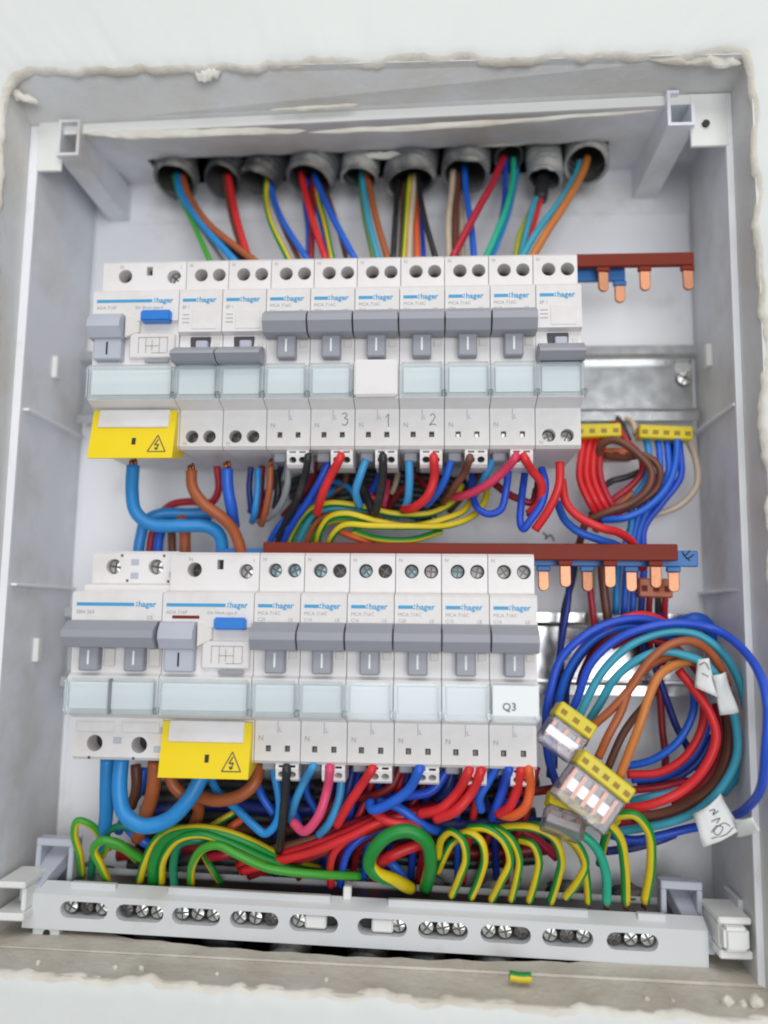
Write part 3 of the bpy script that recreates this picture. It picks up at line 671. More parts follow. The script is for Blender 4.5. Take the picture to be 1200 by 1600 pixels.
# ------------------------------------------------------------------ earth terminal bar
BL, BRt = at(36, 1422, 32), at(1107, 1484, 32); ang = math.atan2(BRt.z-BL.z, BRt.x-BL.x); BLEN = math.hypot(BRt.x-BL.x, BRt.z-BL.z)
bar = empty('earth_terminal_bar', BL, 'grey plastic earth terminal bar with ten slots along the enclosure bottom', 'terminal bar'); bar.rotation_euler = (0, -ang, 0)
def bar_body():
    V, Fc, FM = [], [], []; hz = 6.6
    # local frame: x along the bar, y=+ into the box from its front, z up
    pr = [(hz+3.2, -24), (hz+3.2, -6), (hz, 0), (-hz, 0), (-hz, -22)]
    sl = [(131, 1417), (218, 1425), (306, 1431), (397, 1434), (490, 1439), (597, 1446), (692, 1450), (790, 1456), (887, 1459), (988, 1464)]
    xs = [((at(x, y, 32).x-BL.x)/math.cos(ang)) for x, y in sl]
    x0, x1 = 0, BLEN; n = len(pr)
    for z, d in pr: V += [(x0, -d, z), (x1, -d, z)]
    for i in range(n):
        j = (i+1) % n
        if i == 2: strip_holes(V, Fc, FM, x0, x1, pr[2], pr[3], [(x, 5.4, 9.6, 3.1, 's', 7) for x in xs], 0, 1)
        elif i == 0: pass
        else: Fc.append((2*i, 2*i+1, 2*j+1, 2*j)); FM.append(0)
    for s in (0, 1): Fc.append(tuple(2*i+s for i in range(n))); FM.append(0)
    me = mesh('body', V, Fc, ['bar_plastic', 'hole_shade'], FM)
    bm = bmesh.new(); bm.from_mesh(me); bmesh.ops.remove_doubles(bm, verts=bm.verts, dist=1e-6); bmesh.ops.recalc_face_normals(bm, faces=bm.faces); bm.to_mesh(me); bm.free()
    return me, xs
me, SL = bar_body(); link('body', me, bar)
def lbox(name, x0, x1, d0, d1, z0, z1, m, b=.3, parent=bar): return link(name, box_mesh(name, x0, x1, d0, d1, z0, z1, m, b), parent)
sm = screw_me(2.6, 'screw_steel'); sm2 = screw_me(2.6, 'screw_dark')
for i, x in enumerate(SL):
    for k in (-1, 0, 1):
        if i in (4, 5) and (k == 0 or (i == 5 and k == -1)):
            if k == 0: link('blank_plug', box_mesh('blank_plug', -4.2, 4.2, -6, -1.2, -2.6, 2.6, 'clip_white', .7), bar, (x+(.5 if i == 4 else 0), 0, 1.3))
        elif not (i in (4, ) and k == 1): link('terminal_screw', sm if (i+k) % 4 else sm2, bar, (x+k*6.2, 3.4, 1.5+random.uniform(-.2, .2)), (0, random.uniform(0, 1.5), 0))
# upper lip made of raised strips, brass carrier behind it
for (u0, u1) in ((.065, .135), (.215, .46), (.545, .835), (.905, .945)): lbox('lip', BLEN*u0, BLEN*u1, -5.2, -2.6, 7.8, 10.6, 'bar_plastic', .3)
lbox('carrier', BLEN*.05, BLEN*.95, -20, -8, 4, 8.6, 'screw_dark', .4)
lbox('pin', BLEN*.478, BLEN*.490, -7, -4, 9, 14, 'clip_white', .4)
lbox('end_lug', 4, 15, -10, -.8, -10.6, -5.5, 'bar_plastic', .4); lbox('end_lug', BLEN-17, BLEN-3, -10, -.8, -13, -5.5, 'bar_plastic', .4)
bm = bmesh.new(); bmesh.ops.create_cone(bm, cap_ends=True, segments=14, radius1=1.4, radius2=1.4, depth=.6, matrix=Matrix.Rotation(math.pi/2, 4, 'X'))
dm = from_bm('lug_hole', bm, 'hole_shade'); link('lug_hole', dm, bar, (10, .7, -8.4)); link('lug_hole', dm, bar, (BLEN-9, .7, -9.8))
def bracket(px, py, wpx, hpx, lean):
    """hollow frame that carries the bar, running back to the box bottom"""
    bm = bmesh.new(); c = at(px, py, 20); p0 = Vector(((c.x-BL.x), 0, c.z-BL.z)); sw, sh = wpx/3.5, hpx/3.5
    for (a0, a1, b0, b1) in ((-.5, .5, .36, .5), (-.5, -.36, -.5, .36), (.36, .5, -.5, .36)):
        v = add_box(bm, p0.x+a0*sw, p0.x+a1*sw, -16, -10, p0.z+b0*sh, p0.z+b1*sh)
    bar_ = add_hex(bm, [(p0.x-sw*.22+lean, 2, p0.z-sh*.55), (p0.x+sw*.3+lean, 2, p0.z-sh*.55), (p0.x+sw*.3+lean, 2, p0.z-sh*.25), (p0.x-sw*.22+lean, 2, p0.z-sh*.25),
                  (p0.x-sw*.22, 26, p0.z+sh*.1), (p0.x+sw*.3, 26, p0.z+sh*.1), (p0.x+sw*.3, 26, p0.z+sh*.4), (p0.x-sw*.22, 26, p0.z+sh*.4)])
    bev(bm, .4); link('bracket', from_bm('bracket', bm, 'switch_pale'), bar)
bracket(86, 1350, 56, 74, -6); bracket(1062, 1400, 56, 78, 5)

# ------------------------------------------------------------------ conduits
def conduit(label, pts, r, m, group, cap=False, seed=0, inner='conduit_inside'):
    P = catmull(pts, 10); o = P[-1]; V, Fc, FM = [], [], []; n = 20; Lt = 0; rows = []
    PP = []
    for i in range(len(P)-1):
        for k in range(3): PP.append(P[i].lerp(P[i+1], k/3))
    PP.append(P[-1]); fr = frames(PP); acc = 0
    for i, p in enumerate(PP):
        if i: acc += (PP[i]-PP[i-1]).length
        rr = r*(1-.15*(.5+.5*math.cos(acc*2*math.pi/3.4))); rows.append((p, fr[i], rr))
    rows.append((PP[-1], fr[-1], r*.86))
    for k in range(12): j = min(len(PP)-1, k*8); rows.append((PP[-1-j], fr[-1-j], r*.84))
    for i, (p, (t, a, b), rr) in enumerate(rows):
        for k in range(n):
            q = 2*math.pi*k/n; w_ = rr*(1+.05*noise.noise(Vector((math.cos(q), math.sin(q), seed+i*.05))))
            e = 0
            if i >= len(PP)-1 and i <= len(PP): e = 2.4*noise.noise(Vector((math.cos(q)*1.5, math.sin(q)*1.5, seed)))
            V.append(p-o+a*(w_*math.cos(q))+b*(w_*math.sin(q))+t*e)
    for i in range(len(rows)-1):
        for k in range(n): a, b = i*n+k, i*n+(k+1) % n; Fc.append((a, b, b+n, a+n)); FM.append(1 if i > len(PP) else 0)
    Fc.append(tuple(range((len(rows)-1)*n, len(rows)*n))); FM.append(1)
    return tag(link('conduit', mesh('conduit', V, Fc, [m, inner], FM, True), None, o), label, 'conduit', group)
CT = [(278, 288, 36, 'conduit_grey', -14), (348, 287, 31, 'conduit_dark', 16), (404, 289, 32, 'conduit_dark', 26), (486, 287, 40, 'conduit_grey', 12), (563, 283, 31, 'conduit_pale', 2), (640, 290, 42, 'conduit_grey', 6),
      (727, 278, 39, 'conduit_grey', 6), (793, 252, 24, 'conduit_dark', 4), (851, 284, 29, 'conduit_pale', 0), (916, 262, 35, 'conduit_pale', 4)]
ORD = ['end conduit of the upper row, above the yellow-flapped breaker, with brown, blue and green-yellow wires', 'narrow dark conduit of the upper row with one red and one brown wire', 'dark conduit with a white plaster blob and a green-yellow, a blue and a brown wire',
       'wide grey conduit of the upper row with two red wires and several blue ones', 'pale torn conduit with light blue and orange-brown wires', 'widest grey conduit with black, beige, orange and green-yellow wires',
       'grey conduit with beige, brown and blue wires', 'small dark conduit set deep, with the pink-red wire', 'pale conduit holding a black taped cable end', 'pale end conduit with one light blue and one orange wire']
for i, (x, y, r, m, lean) in enumerate(CT):
    dd = 4.5 if r < 30 else 5.5; e = at(x, y, dd+2); rr = r/3.42
    conduit(ORD[i], [e+Vector((lean*.35+random.uniform(-2, 2), 7, 52)), e+Vector((lean*.3, 3.5, 24)), e+Vector((lean*.16, 1.5, 12)), e+Vector((lean*.03+random.uniform(-.3, .3), -1.4+random.uniform(-.8, .8), 2.5)), e+Vector((random.uniform(-.6, .6), -2.4, 0))], rr, m, 'corrugated conduits through the enclosure top', seed=i*3.1)
for i in range(9):
    x = at(150+i*104, 1425, 4).x+random.uniform(-4, 4); j = random.uniform(-2, 2)
    conduit('dark corrugated conduit rising through the enclosure bottom behind the earth bar', [Vector((x-4, -35, -146)), Vector((x, -27-j, -123)), Vector((x+2, -6, -107)), Vector((x+2, 2, -98+j))], 8.4, 'conduit_dark' if i % 3 else 'conduit_grey', 'dark conduits behind the earth bar', seed=40+i)

# ------------------------------------------------------------------ wires
R1 = 1.5
def wire(c, label, pts, r=R1, tip=None, group=None, name='wire', stripe=None, tw=0, ph=None, cen=None):
    """c: colour, or 'yg...' for yellow and green insulation; tip: bare copper at 'a' start or 'b' end"""
    if ',47.5 ' in pts[:16]: x_, y_ = pts.split(',')[:2]; pts = f'{x_},{float(y_)-5:.0f},41 '+pts      # the end sits inside the terminal
    r *= .95; P = path(pts); wob = len(label)*.37
    P = [p if i in (0, len(P)-1) else p+noise.noise_vector(Vector((wob, i*1.7, r)))*.55 for i, p in enumerate(P)]
    if stripe or c in ('yg', 'gy', 'ylime'):
        mats = {'yg': ['pvc_yellow', 'pvc_green'], 'gy': ['pvc_green', 'pvc_yellow'], 'ylime': ['pvc_yellow', 'pvc_lime']}[c]
        n_ = stripe or 5; sg = 1 if (ph or 0) < 1.6 else -1          # stripe centre measured from the side that faces the room
        me, o, Q = tube_mesh(name, P, r, mats, 12, n_, tw, math.pi/2+(cen if cen is not None else sg*(.8 if c == 'ylime' else 1.5))-n_*math.pi/12)
    else: me, o, Q = tube_mesh(name, P, r, ['pvc_'+c], 10)
    w_ = tag(link(name, me, None, o), label, 'wire', group)
    if tip:
        for e in tip:
            a, b = (Q[0], Q[1]) if e == 'a' else (Q[-1], Q[-2]); t = (a-b).normalized()
            bm = bmesh.new()
            for k in range(5):
                an = k*1.256; off = t.orthogonal().normalized(); off.rotate(Matrix.Rotation(an, 3, t)); p = a-o+off*r*.42+t*(1.1+.5*math.sin(k*2))
                bmesh.ops.create_cone(bm, cap_ends=True, segments=6, radius1=r*.3, radius2=r*.22, depth=3.2, matrix=Matrix.Translation(p) @ t.to_track_quat('Z', 'Y').to_matrix().to_4x4())
            link('copper_tip', from_bm('copper_tip', bm, 'copper_strand', True), w_)
    return w_
# --- from the conduits down to the upper row
UG = 'wires from the conduits to the upper row'
wire('ylime', 'green-yellow wire from the end conduit above the yellow-flapped breaker', '272,272,4 278,300,6 300,348,16 330,412,28', 1.35, stripe=8)
wire('cable', 'thick blue wire running slantwise from the end conduit to the upper row', '278,272,5 282,298,8 312,346,18 372,414,30', 1.9)
wire('black', 'black wire between the blue and brown wires of the end conduit', '284,275,2 290,300,3 322,346,12 382,412,26', 1.5)
wire('grey', 'thin grey wire behind the blue wire of the end conduit', '276,280,1 286,310,2 312,355,10 352,412,22', 1.0)
wire('tan', 'orange-brown wire sweeping from the end conduit across the red one', '286,274,6 292,302,9 325,348,20 372,388,28 404,412,32', 1.7)
wire('brown', 'thin brown wire beside the red wire of the narrow dark conduit', '350,272,5 354,300,7 364,350,15 384,408,24', 1.2)
wire('red', 'red wire hanging from the narrow dark conduit', '357,274,7 361,300,9 370,345,18 390,410,28', 1.7)
wire('yg', 'green-yellow wire from the conduit with the plaster blob', '418,276,7 416,305,9 422,345,18 452,408,30', 1.4, ph=1)
wire('brown', 'brown wire between the yellow and blue wires of the plaster-blobbed conduit', '424,280,4 426,310,6 442,352,14 468,408,24', 1.3)
wire('blue', 'royal blue wire from the conduit with the plaster blob', '423,278,6 427,308,9 443,348,18 482,408,30', 1.5)
wire('blue', 'thin blue wire behind the red wires of the wide conduit', '480,280,2 477,315,4 480,355,10 481,408,20', 1.1)
wire('dred', 'dark red wire hanging straight from the wide conduit', '489,278,4 489,310,6 488,350,14 486,408,26', 1.5)
wire('red', 'bright red wire slanting from the wide conduit', '470,268,7 476,295,10 489,345,20 510,408,30', 1.6)
wire('yg', 'green-yellow wire inside the bundle of the wide conduit', '494,276,4 499,312,7 507,348,14 520,408,26', 1.3, ph=2)
wire('royal', 'blue wire half hidden behind the bright red one of the wide conduit', '486,284,2 494,318,4 504,352,10 516,408,20', 1.2)
wire('blue', 'outermost bright blue wire slanting from the wide conduit', '491,272,6 501,300,9 523,345,20 556,408,30', 1.6)
wire('brown', 'short brown wire behind the outermost blue wire of the wide conduit', '505,285,1 522,335,3 532,365,10 542,408,20', 1.2)
wire('yg', 'thin yellow wire beside the light blue one from the pale torn conduit', '562,276,4 565,305,6 570,345,14 584,408,24', 1.0, ph=1)
wire('teal', 'light blue wire from the pale torn conduit', '565,268,6 568,295,8 576,345,18 592,408,28', 1.5)
wire('tan', 'orange-brown wire from the pale torn conduit', '572,268,6 577,295,8 588,342,18 607,408,28', 1.5)
wire('black', 'black wire hanging straight down from the widest conduit', '622,282,5 620,315,8 617,350,16 614,408,26', 1.4)
wire('brown', 'brown wire next to the black one of the widest conduit', '632,284,3 630,318,5 628,352,12 626,408,24', 1.2)
wire('yg', 'green-yellow wire from the widest conduit', '640,274,6 638,305,8 634,350,16 630,408,26', 1.3, ph=1.5)
wire('beige', 'beige wire in the middle of the widest conduit', '648,272,6 646,305,9 642,350,18 639,408,28', 1.4)
wire('orange', 'orange wire hanging from the widest conduit', '652,280,4 650,318,6 651,352,14 652,408,25', 1.5)
wire('royal', 'blue wire behind the orange one of the widest conduit', '656,285,1 657,330,3 659,356,10 662,408,20', 1.2)
wire('black', 'slanting black wire at the edge of the widest conduit', '653,272,7 656,300,10 664,345,19 682,408,29', 1.4)
wire('beige', 'long beige wire at the edge of the grey conduit beside the widest one', '708,266,6 706,295,8 701,345,17 702,408,27', 1.5)
wire('brown', 'brown wire between the two beige ones', '716,270,4 714,300,6 712,350,14 712,408,24', 1.7)
wire('beige', 'short beige wire behind the blue wire and the pink-red one', '728,285,2 724,315,4 722,352,12 724,408,22', 1.3)
wire('blue', 'bright blue wire kinked beside the pink-red one', '726,258,7 728,290,10 733,325,15 736,360,20 741,408,30', 1.5)
wire('crimson', 'pink-red wire crossing in front of the others from the small dark conduit', '787,246,9 770,285,16 745,330,23 706,405,33', 1.8)
wire('royal', 'short blue wire dropping from the small dark conduit', '791,248,4 790,275,6 787,320,12 768,408,22', 1.2)
wire('mint', 'green wire curving from the small dark conduit', '802,248,6 802,275,9 792,323,17 770,375,26 756,410,31', 1.5)
wire('cable', 'blue wire curving alongside the green one', '808,262,2 802,300,5 795,330,12 774,385,22 764,410,28', 1.4)
wire('black', 'black taped cable end poking from the pale conduit', '852,262,4 848,285,8 844,312,11', 3.4)
wire('olive', 'grey-green wire behind the light blue one from the taped cable end', '842,300,8 826,335,12 814,365,18 804,410,26', 1.2)
wire('teal', 'light blue wire coming out of the black taped end', '842,300,10 834,320,13 824,360,20 812,410,28', 1.4)
wire('red', 'short red wire coming out of the black taped end', '848,302,10 843,320,12 834,355,17 822,392,24 814,412,28', 1.2)
wire('teal', 'long light blue wire slanting from the pale end conduit', '906,252,5 900,272,8 874,314,17 840,362,25 812,408,32', 1.6)
wire('ochre', 'long orange wire slanting from the pale end conduit', '918,246,6 911,268,9 882,320,19 852,365,26 828,408,32', 1.9)
# --- between the two rows
wire('cable', 'thick light blue cable bending sharply below the upper yellow flap', '208,728,36 206,768,37 212,800,37 235,819,36 285,821,34 325,823,31 343,836,28 348,870,24', 2.9, 'a')
wire('cable', 'thick blue cable dropping behind the bend to the main switch', '338,800,14 300,803,17 250,803,21 228,815,22 219,838,22 214,880,22', 2.6)
wire('blue', 'dark blue cable beside the dropping cable, ending at the main switch', '330,806,8 285,809,10 258,818,14 248,840,16 246,880,18', 2.3)
wire('crimson', 'dark red wire arching behind the thick light blue bend', '339,728,22 341,765,20 330,784,18 300,784,17 268,788,17 248,806,16 236,835,15 232,880,14', 1.75)
wire('tan', 'brown cable curving across to the lower yellow-flapped breaker', '299,736,36 300,762,37 318,788,37 346,808,35 366,830,31 380,870,27', 2.5, 'a')
wire('tan', 'orange-brown stub standing behind the thick light blue bend', '280,800,17 288,825,20 289,880,22', 2.6)
wire('brown', 'darker brown stub next to the orange-brown one', '268,805,10 269,830,13 270,880,16', 1.93)
wire('blue', 'blue cable with bare copper strands beside the curved brown cable', '355,732,37 356,760,36 362,795,33 366,822,24', 2.6, 'a')
wire('cable', 'blue wire dropping behind the grey wire below the lowered-bar breakers', '403,732,33 402,765,33 398,800,31 394,815,24', 1.5)
wire('navy', 'dark blue wire hidden beside it below the lowered-bar breakers', '392,730,24 390,765,24 393,802,22', 1.4)
wire('tan', 'thin brown wire with a bare copper end below the lowered-bar breakers', '423,728,35 421,765,34 415,800,30 408,820,24', 1.5, 'a')
wire('dred', 'short dark brown-red wire behind the thin brown one', '410,728,20 408,770,20 406,812,18', 1.5)
wire('grey', 'grey wire curving down below the first raised-bar breaker', '450,722,40 449,755,39 440,788,35 420,808,28 405,815,20', 1.5)
wire('black', 'short black wire behind the grey one', '432,735,26 434,765,27 430,795,25', 1.66)
wire('black', 'black wire plunging from the first raised-bar breaker', '481,716,47.5 476,745,40 462,785,32 440,830,22 428,870,16', 1.66)
wire('royal', 'dark blue wire slanting from the breaker marked 3', '514,722,38 500,752,37 481,785,32 462,812,26 440,850,18', 1.66)
wire('red', 'bright red wire slanting from the breaker marked 3', '532,716,47.5 518,742,44 503,772,41 495,803,33', 1.84)
wire('sky', 'light blue wire curving from the breaker with the plain cover', '572,718,41 562,745,40 556,768,37 562,792,30', 1.75)
wire('black', 'black wire hanging in a loop from the breaker with the plain cover', '597,716,47.5 598,745,42 593,778,38 584,802,32 574,778,28 564,750,24', 1.84)
wire('sky', 'light blue wire below the breaker marked 2', '639,720,41 640,750,39 637,780,34 630,798,28', 1.75)
wire('red', 'bright red wire hooking round below the breaker marked 2', '678,716,47.5 679,745,43 668,775,41 648,792,37 630,796,30', 1.93)
wire('blue', 'bright blue wire slanting next to the hooked red one', '705,720,41 696,748,39 682,772,34 665,790,26', 1.66)
wire('brown', 'ochre-brown wire below the breaker next to the one marked 2', '734,716,47.5 726,738,41 708,762,36 692,785,26', 1.66)
wire('sky', 'short light blue wire at the end of the pink one', '770,718,39 763,735,37 752,756,32 742,775,22', 1.56)
wire('pink', 'pink wire slanting below the last raised-bar breaker', '805,716,47.5 786,738,43 757,760,40 725,774,34 700,776,26', 1.84)
wire('royal', 'blue wire hanging in a round loop below the last raised-bar breaker', '795,728,36 791,765,37 783,795,36 764,804,35 746,794,33 738,768,28 738,740,22', 1.56)
wire('red', 'red wire bending from the last raised-bar breaker to a doubled end', '818,716,47.5 832,735,43 846,756,40 843,785,36 826,802,32', 1.84)
wire('dred', 'dark red wire crossing behind the doubled red end', '772,755,26 790,770,28 812,780,30 832,785,30 838,765,26', 1.66)
wire('royal', 'blue wire folded to a point beside the doubled red end', '846,732,34 852,755,37 846,785,38 828,815,37 818,826,36 813,815,34 814,780,32 820,740,28', 1.66)
wire('dred', 'dark red wire folded behind the pointed blue loop', '842,750,28 838,785,28 828,808,28', 1.84)
wire('red', 'red wire dropping to a cut end from the end breaker', '875,722,41 873,760,41 858,795,39 836,828,36', 1.84)
wire('red', 'red wire curving from the end breaker to the brown busbar', '878,750,34 884,785,36 905,808,37 940,825,38 968,832,33 990,850,27 1005,890,22', 1.84)
wire('blue', 'blue wire following the curved red one to the brown busbar', '871,785,26 882,812,30 905,832,32 935,842,31 970,856,26 985,890,20', 1.75)
wire('yg', 'uppermost green-yellow wire of the bundle above the brown busbar', '446,870,14 460,832,20 485,797,26 515,786,28 560,791,27 620,804,26 675,802,24 706,785,22 722,758,18', 1.5, ph=.5)
wire('teal', 'light blue wire arching among the green-yellow bundle', '462,870,14 472,835,20 492,803,24 525,794,25 580,800,22 625,808,18', 1.4)
wire('tan', 'brown wire arching among the green-yellow bundle', '474,870,14 484,838,20 500,812,24 535,803,25 600,812,20', 1.4)
wire('yg', 'middle green-yellow wire of the bundle, long and wavy', '496,870,18 500,832,28 515,808,32 540,803,33 590,815,32 640,822,31 690,812,29 725,797,26 742,770,22', 1.47, ph=.2)
wire('gy', 'green wire beneath the middle wavy one of the bundle', '486,870,14 494,838,22 512,816,26 550,812,26 610,823,24 670,818,22', 1.5, ph=.5)
wire('yg', 'lowest green-yellow wire of the bundle, reaching farthest along the busbar', '512,870,22 518,838,30 538,821,34 580,822,35 640,822,34 700,820,30 740,805,26 758,782,22 762,750,18', 1.47, ph=.9)
wire('orange', 'short orange wire under the green-yellow bundle', '526,828,26 548,836,28 575,846,27 600,860,24', 1.5)
wire('gy', 'short green wire lying along the brown busbar', '552,830,28 590,842,30 640,845,29 690,830,24', 1.5, ph=.3)
wire('blue', 'first of two blue wires beside the black one, left of the green-yellow bundle'.replace('left of', 'entering under'), '416,870,14 424,842,18 446,812,24 480,788,22 520,762,12', 1.47)
wire('cable', 'lighter blue wire entering under the green-yellow bundle', '432,870,14 440,842,18 458,815,24 492,785,20 540,757,10', 1.5)
for k in range(7):
    y = 744+k*9; wire('black', 'black wire running level behind the wires between the two rows', f'{446+k*5},{y+14},{-4} {486+k*9},{y+2},{2+k*.7} {560},{y-3},{4} {660-k*5},{y+3},{5} {728-k*9},{y+12},{3}', 2.6, group='black wires at the back between the rows')
wire('red', 'short red wire end among the black wires', '570,760,14 580,775,16 592,782,15', 1.47)
wire('pink', 'short pink wire end among the black wires', '606,750,14 604,775,16 599,792,15', 1.4)
wire('beige', 'first beige strand standing among the black wires'.replace('first ', ''), '622,738,12 618,755,13 612,772,12', 1.3)
wire('dred', 'dark red wire among the black wires, behind the hooked red one', '655,748,12 668,762,14 690,768,13', 1.56)
wire('cable', 'blue wire among the black wires, behind the hooked red one', '520,752,12 545,762,15 560,785,14', 1.47)
wire('navy', 'dark blue wire lying behind the pink wire', '720,770,10 735,755,12 745,735,12', 1.47)
# --- connectors and loops right of the end breaker
RG = 'red wires from the small yellow connector'
for k in range(4):
    x = 912+k*11; wire('red' if k < 3 else 'crimson', 'red wire curving down from the yellow connector beside the end breaker', f'{x+2},680,10 {x-4-k*1.0:.0f},715,14 {x-6},750,17 {x+8},785,18 {x+26},812,12', 1.61, group=RG)
wire('crimson', 'crimson wire passing between the two yellow connectors', '962,660,4 980,690,10 1000,712,13 1003,738,14 985,760,13 955,782,11 935,800,8', 1.56)
wire('brown', 'brown wire looping in front of the yellow connectors', '938,715,13 938,698,17 958,688,20 990,705,23 1018,735,23 1012,762,22 985,785,20 945,800,18 918,815,15 905,850,10', 1.75)
wire('brown', 'second brown wire crossing inside the brown loop', '946,712,12 975,715,16 1010,712,20 1030,732,20 1026,762,18 1000,785,16 960,800,14 920,805,11', 1.66)
wire('tan', 'pale brown wire ending between the two connectors', '930,830,8 945,806,12 965,792,14 990,770,14', 1.66)
wire('black', 'thin black wire crossing beneath the brown loop', '935,770,5 955,752,8 980,745,9 1005,735,8', 1.5)
BG = 'blue wires from the long yellow connector'
for k, (c, a, b) in enumerate((('cable', 1008, 1002), ('blue', 1026, 1012), ('blue', 1040, 1020), ('royal', 1060, 1030))):
    wire(c, 'blue wire gathered below the long yellow connector', f'{a},680,10 {a+6-k},710,14 {a+4},745,16 {b-14+k*6},785,15 {985+k*7},825,13 {968+k*13},880,11 {962+k*13},960,9', 1.61, group=BG)
wire('blue', 'blue wire turning from the long yellow connector towards the end breaker', '1058,680,14 1056,722,17 1042,760,19 1010,795,20 975,810,20 940,812,16', 1.66)
wire('black', 'black wire between the blue ones at the long yellow connector', '1050,682,6 1050,715,8 1040,750,9', 1.56)
wire('beige', 'beige wire arching outermost from the long yellow connector', '1072,682,6 1088,720,9 1088,760,11 1060,790,11 1010,808,9', 1.5)
wire('beige', 'short beige wire emerging above the long yellow connector', '975,652,-2 988,660,2 994,680,5', 1.4)
wire('black', 'short black wire emerging above the yellow connectors', '962,650,-2 974,668,3 982,688,6', 1.47)
wire('navy', 'dark blue wire hanging below the first copper prong of the brown busbar', '890,850,14 890,900,16 886,945,18 878,1000,17 868,1090,14 866,1200,12', 1.47)
wire('black', 'black wire beside the dark blue one below the copper prongs', '902,850,8 895,905,10 882,950,11 876,1010,9 880,1100,8', 1.47)
wire('crimson', 'crimson wire hanging between the copper prongs', '916,850,12 922,915,14 930,985,14', 1.47)
wire('brown', 'dark brown wire hanging between the copper prongs', '938,850,12 942,915,14 952,985,14', 2.02)
wire('beige', 'beige wire low behind the dark brown one', '928,860,2 926,920,3 922,985,4', 1.4)
for k, c in enumerate(('navy', 'dred', 'black', 'crimson')):
    wire(c, ('dark blue', 'dark red', 'black', 'crimson')[k]+' wire hanging from the orange connector', f'{1004+k*12},925,14 {1003+k*12},950,12 {1004+k*12},985,8 {1010+k*9},1040,4', 1.47)
# --- the coil of spare wires
def crop(s):   # points noted on an enlargement of the coil
    return ' '.join(','.join([f'{800+float(t.split(",")[0])/3:.1f}', f'{920+float(t.split(",")[1])/3:.1f}']+t.split(',')[2:]) for t in s.split())
wire('royal', 'outermost blue loop of the coil sweeping down past both paper tags', crop('270,590,30 300,520,34 370,350,38 490,240,40 640,180,42 800,160,42 950,190,42 1070,270,50 1160,400,61 1192,560,69 1192,760,69 1168,930,61 1100,1030,44 1010,1080,26'), 1.71)
wire('royal', 'blue coil wire rising past the Q3 breaker to the top of the coil', crop('240,1000,22 175,800,26 160,600,30 180,470,32 230,330,33 330,230,34 450,165,33 580,140,32 700,160,30 800,210,26'), 1.80)
wire('blue', 'second blue coil wire inside the outer one beside the Q3 breaker', crop('180,880,14 190,720,18 215,540,24 270,370,28 380,240,30 520,180,30 660,190,28 790,250,22'), 1.80)
wire('navy', 'dark blue coil wire in the shadow between the blue ones', crop('250,560,14 260,440,18 320,310,22 420,220,24 560,160,24 700,130,20'), 1.71)
wire('red', 'red coil wire between the blue ones at the top of the coil', crop('215,520,18 255,400,22 330,280,27 430,190,30 530,135,31 620,118,30 710,155,28 800,230,22'), 1.53)
wire('dred', 'dark red coil wire slanting inside the coil', crop('320,450,14 350,370,18 410,260,22 500,200,24 620,200,22'), 2.16)
wire('crimson', 'crimson coil wire crossing under the light blue ones', crop('470,270,18 560,240,22 660,240,24 780,290,22 870,390,18'), 1.62)
wire('teal', 'outer light blue coil wire running to the first yellow connector', crop('315,600,34 345,540,36 430,380,38 560,260,40 720,205,41 860,215,41 980,290,40 1060,420,38 1095,560,36 1100,740,33 1060,860,29 990,960,24'), 1.71)
wire('teal', 'inner light blue coil wire passing through both paper tags', crop('360,620,32 410,540,36 480,430,40 580,335,43 700,292,44 800,305,44 900,355,43 985,450,42 1045,600,40 1050,780,38 990,920,36 880,1030,33 760,1090,30 620,1120,26 480,1140,20'), 1.71)
wire('tan', 'outer orange-brown coil wire reaching up to the folded paper tag', crop('330,730,40 380,650,42 460,570,44 550,470,45 640,345,46 740,265,46 840,245,45 920,290,43 990,390,40 1010,450,36'), 1.71)
wire('tan', 'middle orange-brown coil wire into the large clear connector', crop('405,790,44 450,690,46 510,580,46 550,470,44 620,380,42 720,320,40 800,330,36'), 1.71)
wire('ochre', 'front orange coil wire standing free before the bright rail', crop('505,880,46 560,740,48 605,620,49 640,510,48 690,410,46 760,355,43 850,345,38 920,380,30'), 1.80)
wire('brown', 'brown coil wire behind the front orange one', crop('450,840,36 510,700,36 560,620,33 610,560,28 640,520,22'), 1.62)
wire('red', 'big red arc closing the lower part of the coil', crop('780,380,36 870,490,39 930,590,41 952,700,41 910,830,40 810,940,38 690,1000,36 560,1028,32 480,1020,28'), 1.89)
wire('red', 'inner red arc beside the big red one', crop('540,870,22 690,862,26 810,790,29 880,670,30 905,550,28 870,450,24'), 1.71)
wire('blue', 'inner blue arc of the coil before the pale wall', crop('520,835,18 660,800,23 780,715,26 845,580,26 850,460,22'), 1.62)
wire('royal', 'blue arc just under the inner red one', crop('560,895,18 710,875,22 840,790,25 905,670,25 930,560,20'), 1.62)
wire('navy', 'short dark blue wire slanting inside the coil', crop('660,330,6 735,555,8 770,650,12 830,760,13 880,860,12'), 1.62)
wire('navy', 'dark blue arc under the inner red arc', crop('590,920,12 740,895,17 860,820,19 940,690,18'), 1.71)
wire('dred', 'dark red wire standing upright inside the coil', crop('670,300,4 695,500,6 705,660,9 715,800,10 700,960,8'), 1.62)
wire('brown', 'wide brown arc outside the big red one', crop('1000,480,26 1020,600,30 1015,770,31 950,910,30 830,1010,28 690,1060,24 560,1070,20'), 2.34)
wire('dred', 'dark brown-red arc between the brown and red arcs', crop('960,540,22 985,680,26 960,830,26 880,940,25 760,1020,22'), 2.16)
wire('crimson', 'crimson wire lying level behind the large clear connector', crop('470,940,14 580,940,18 700,930,20 820,900,18'), 1.62)
wire('teal', 'light blue wire lying level inside the coil bottom', crop('560,995,16 640,980,20 740,950,20 830,900,16'), 1.62)
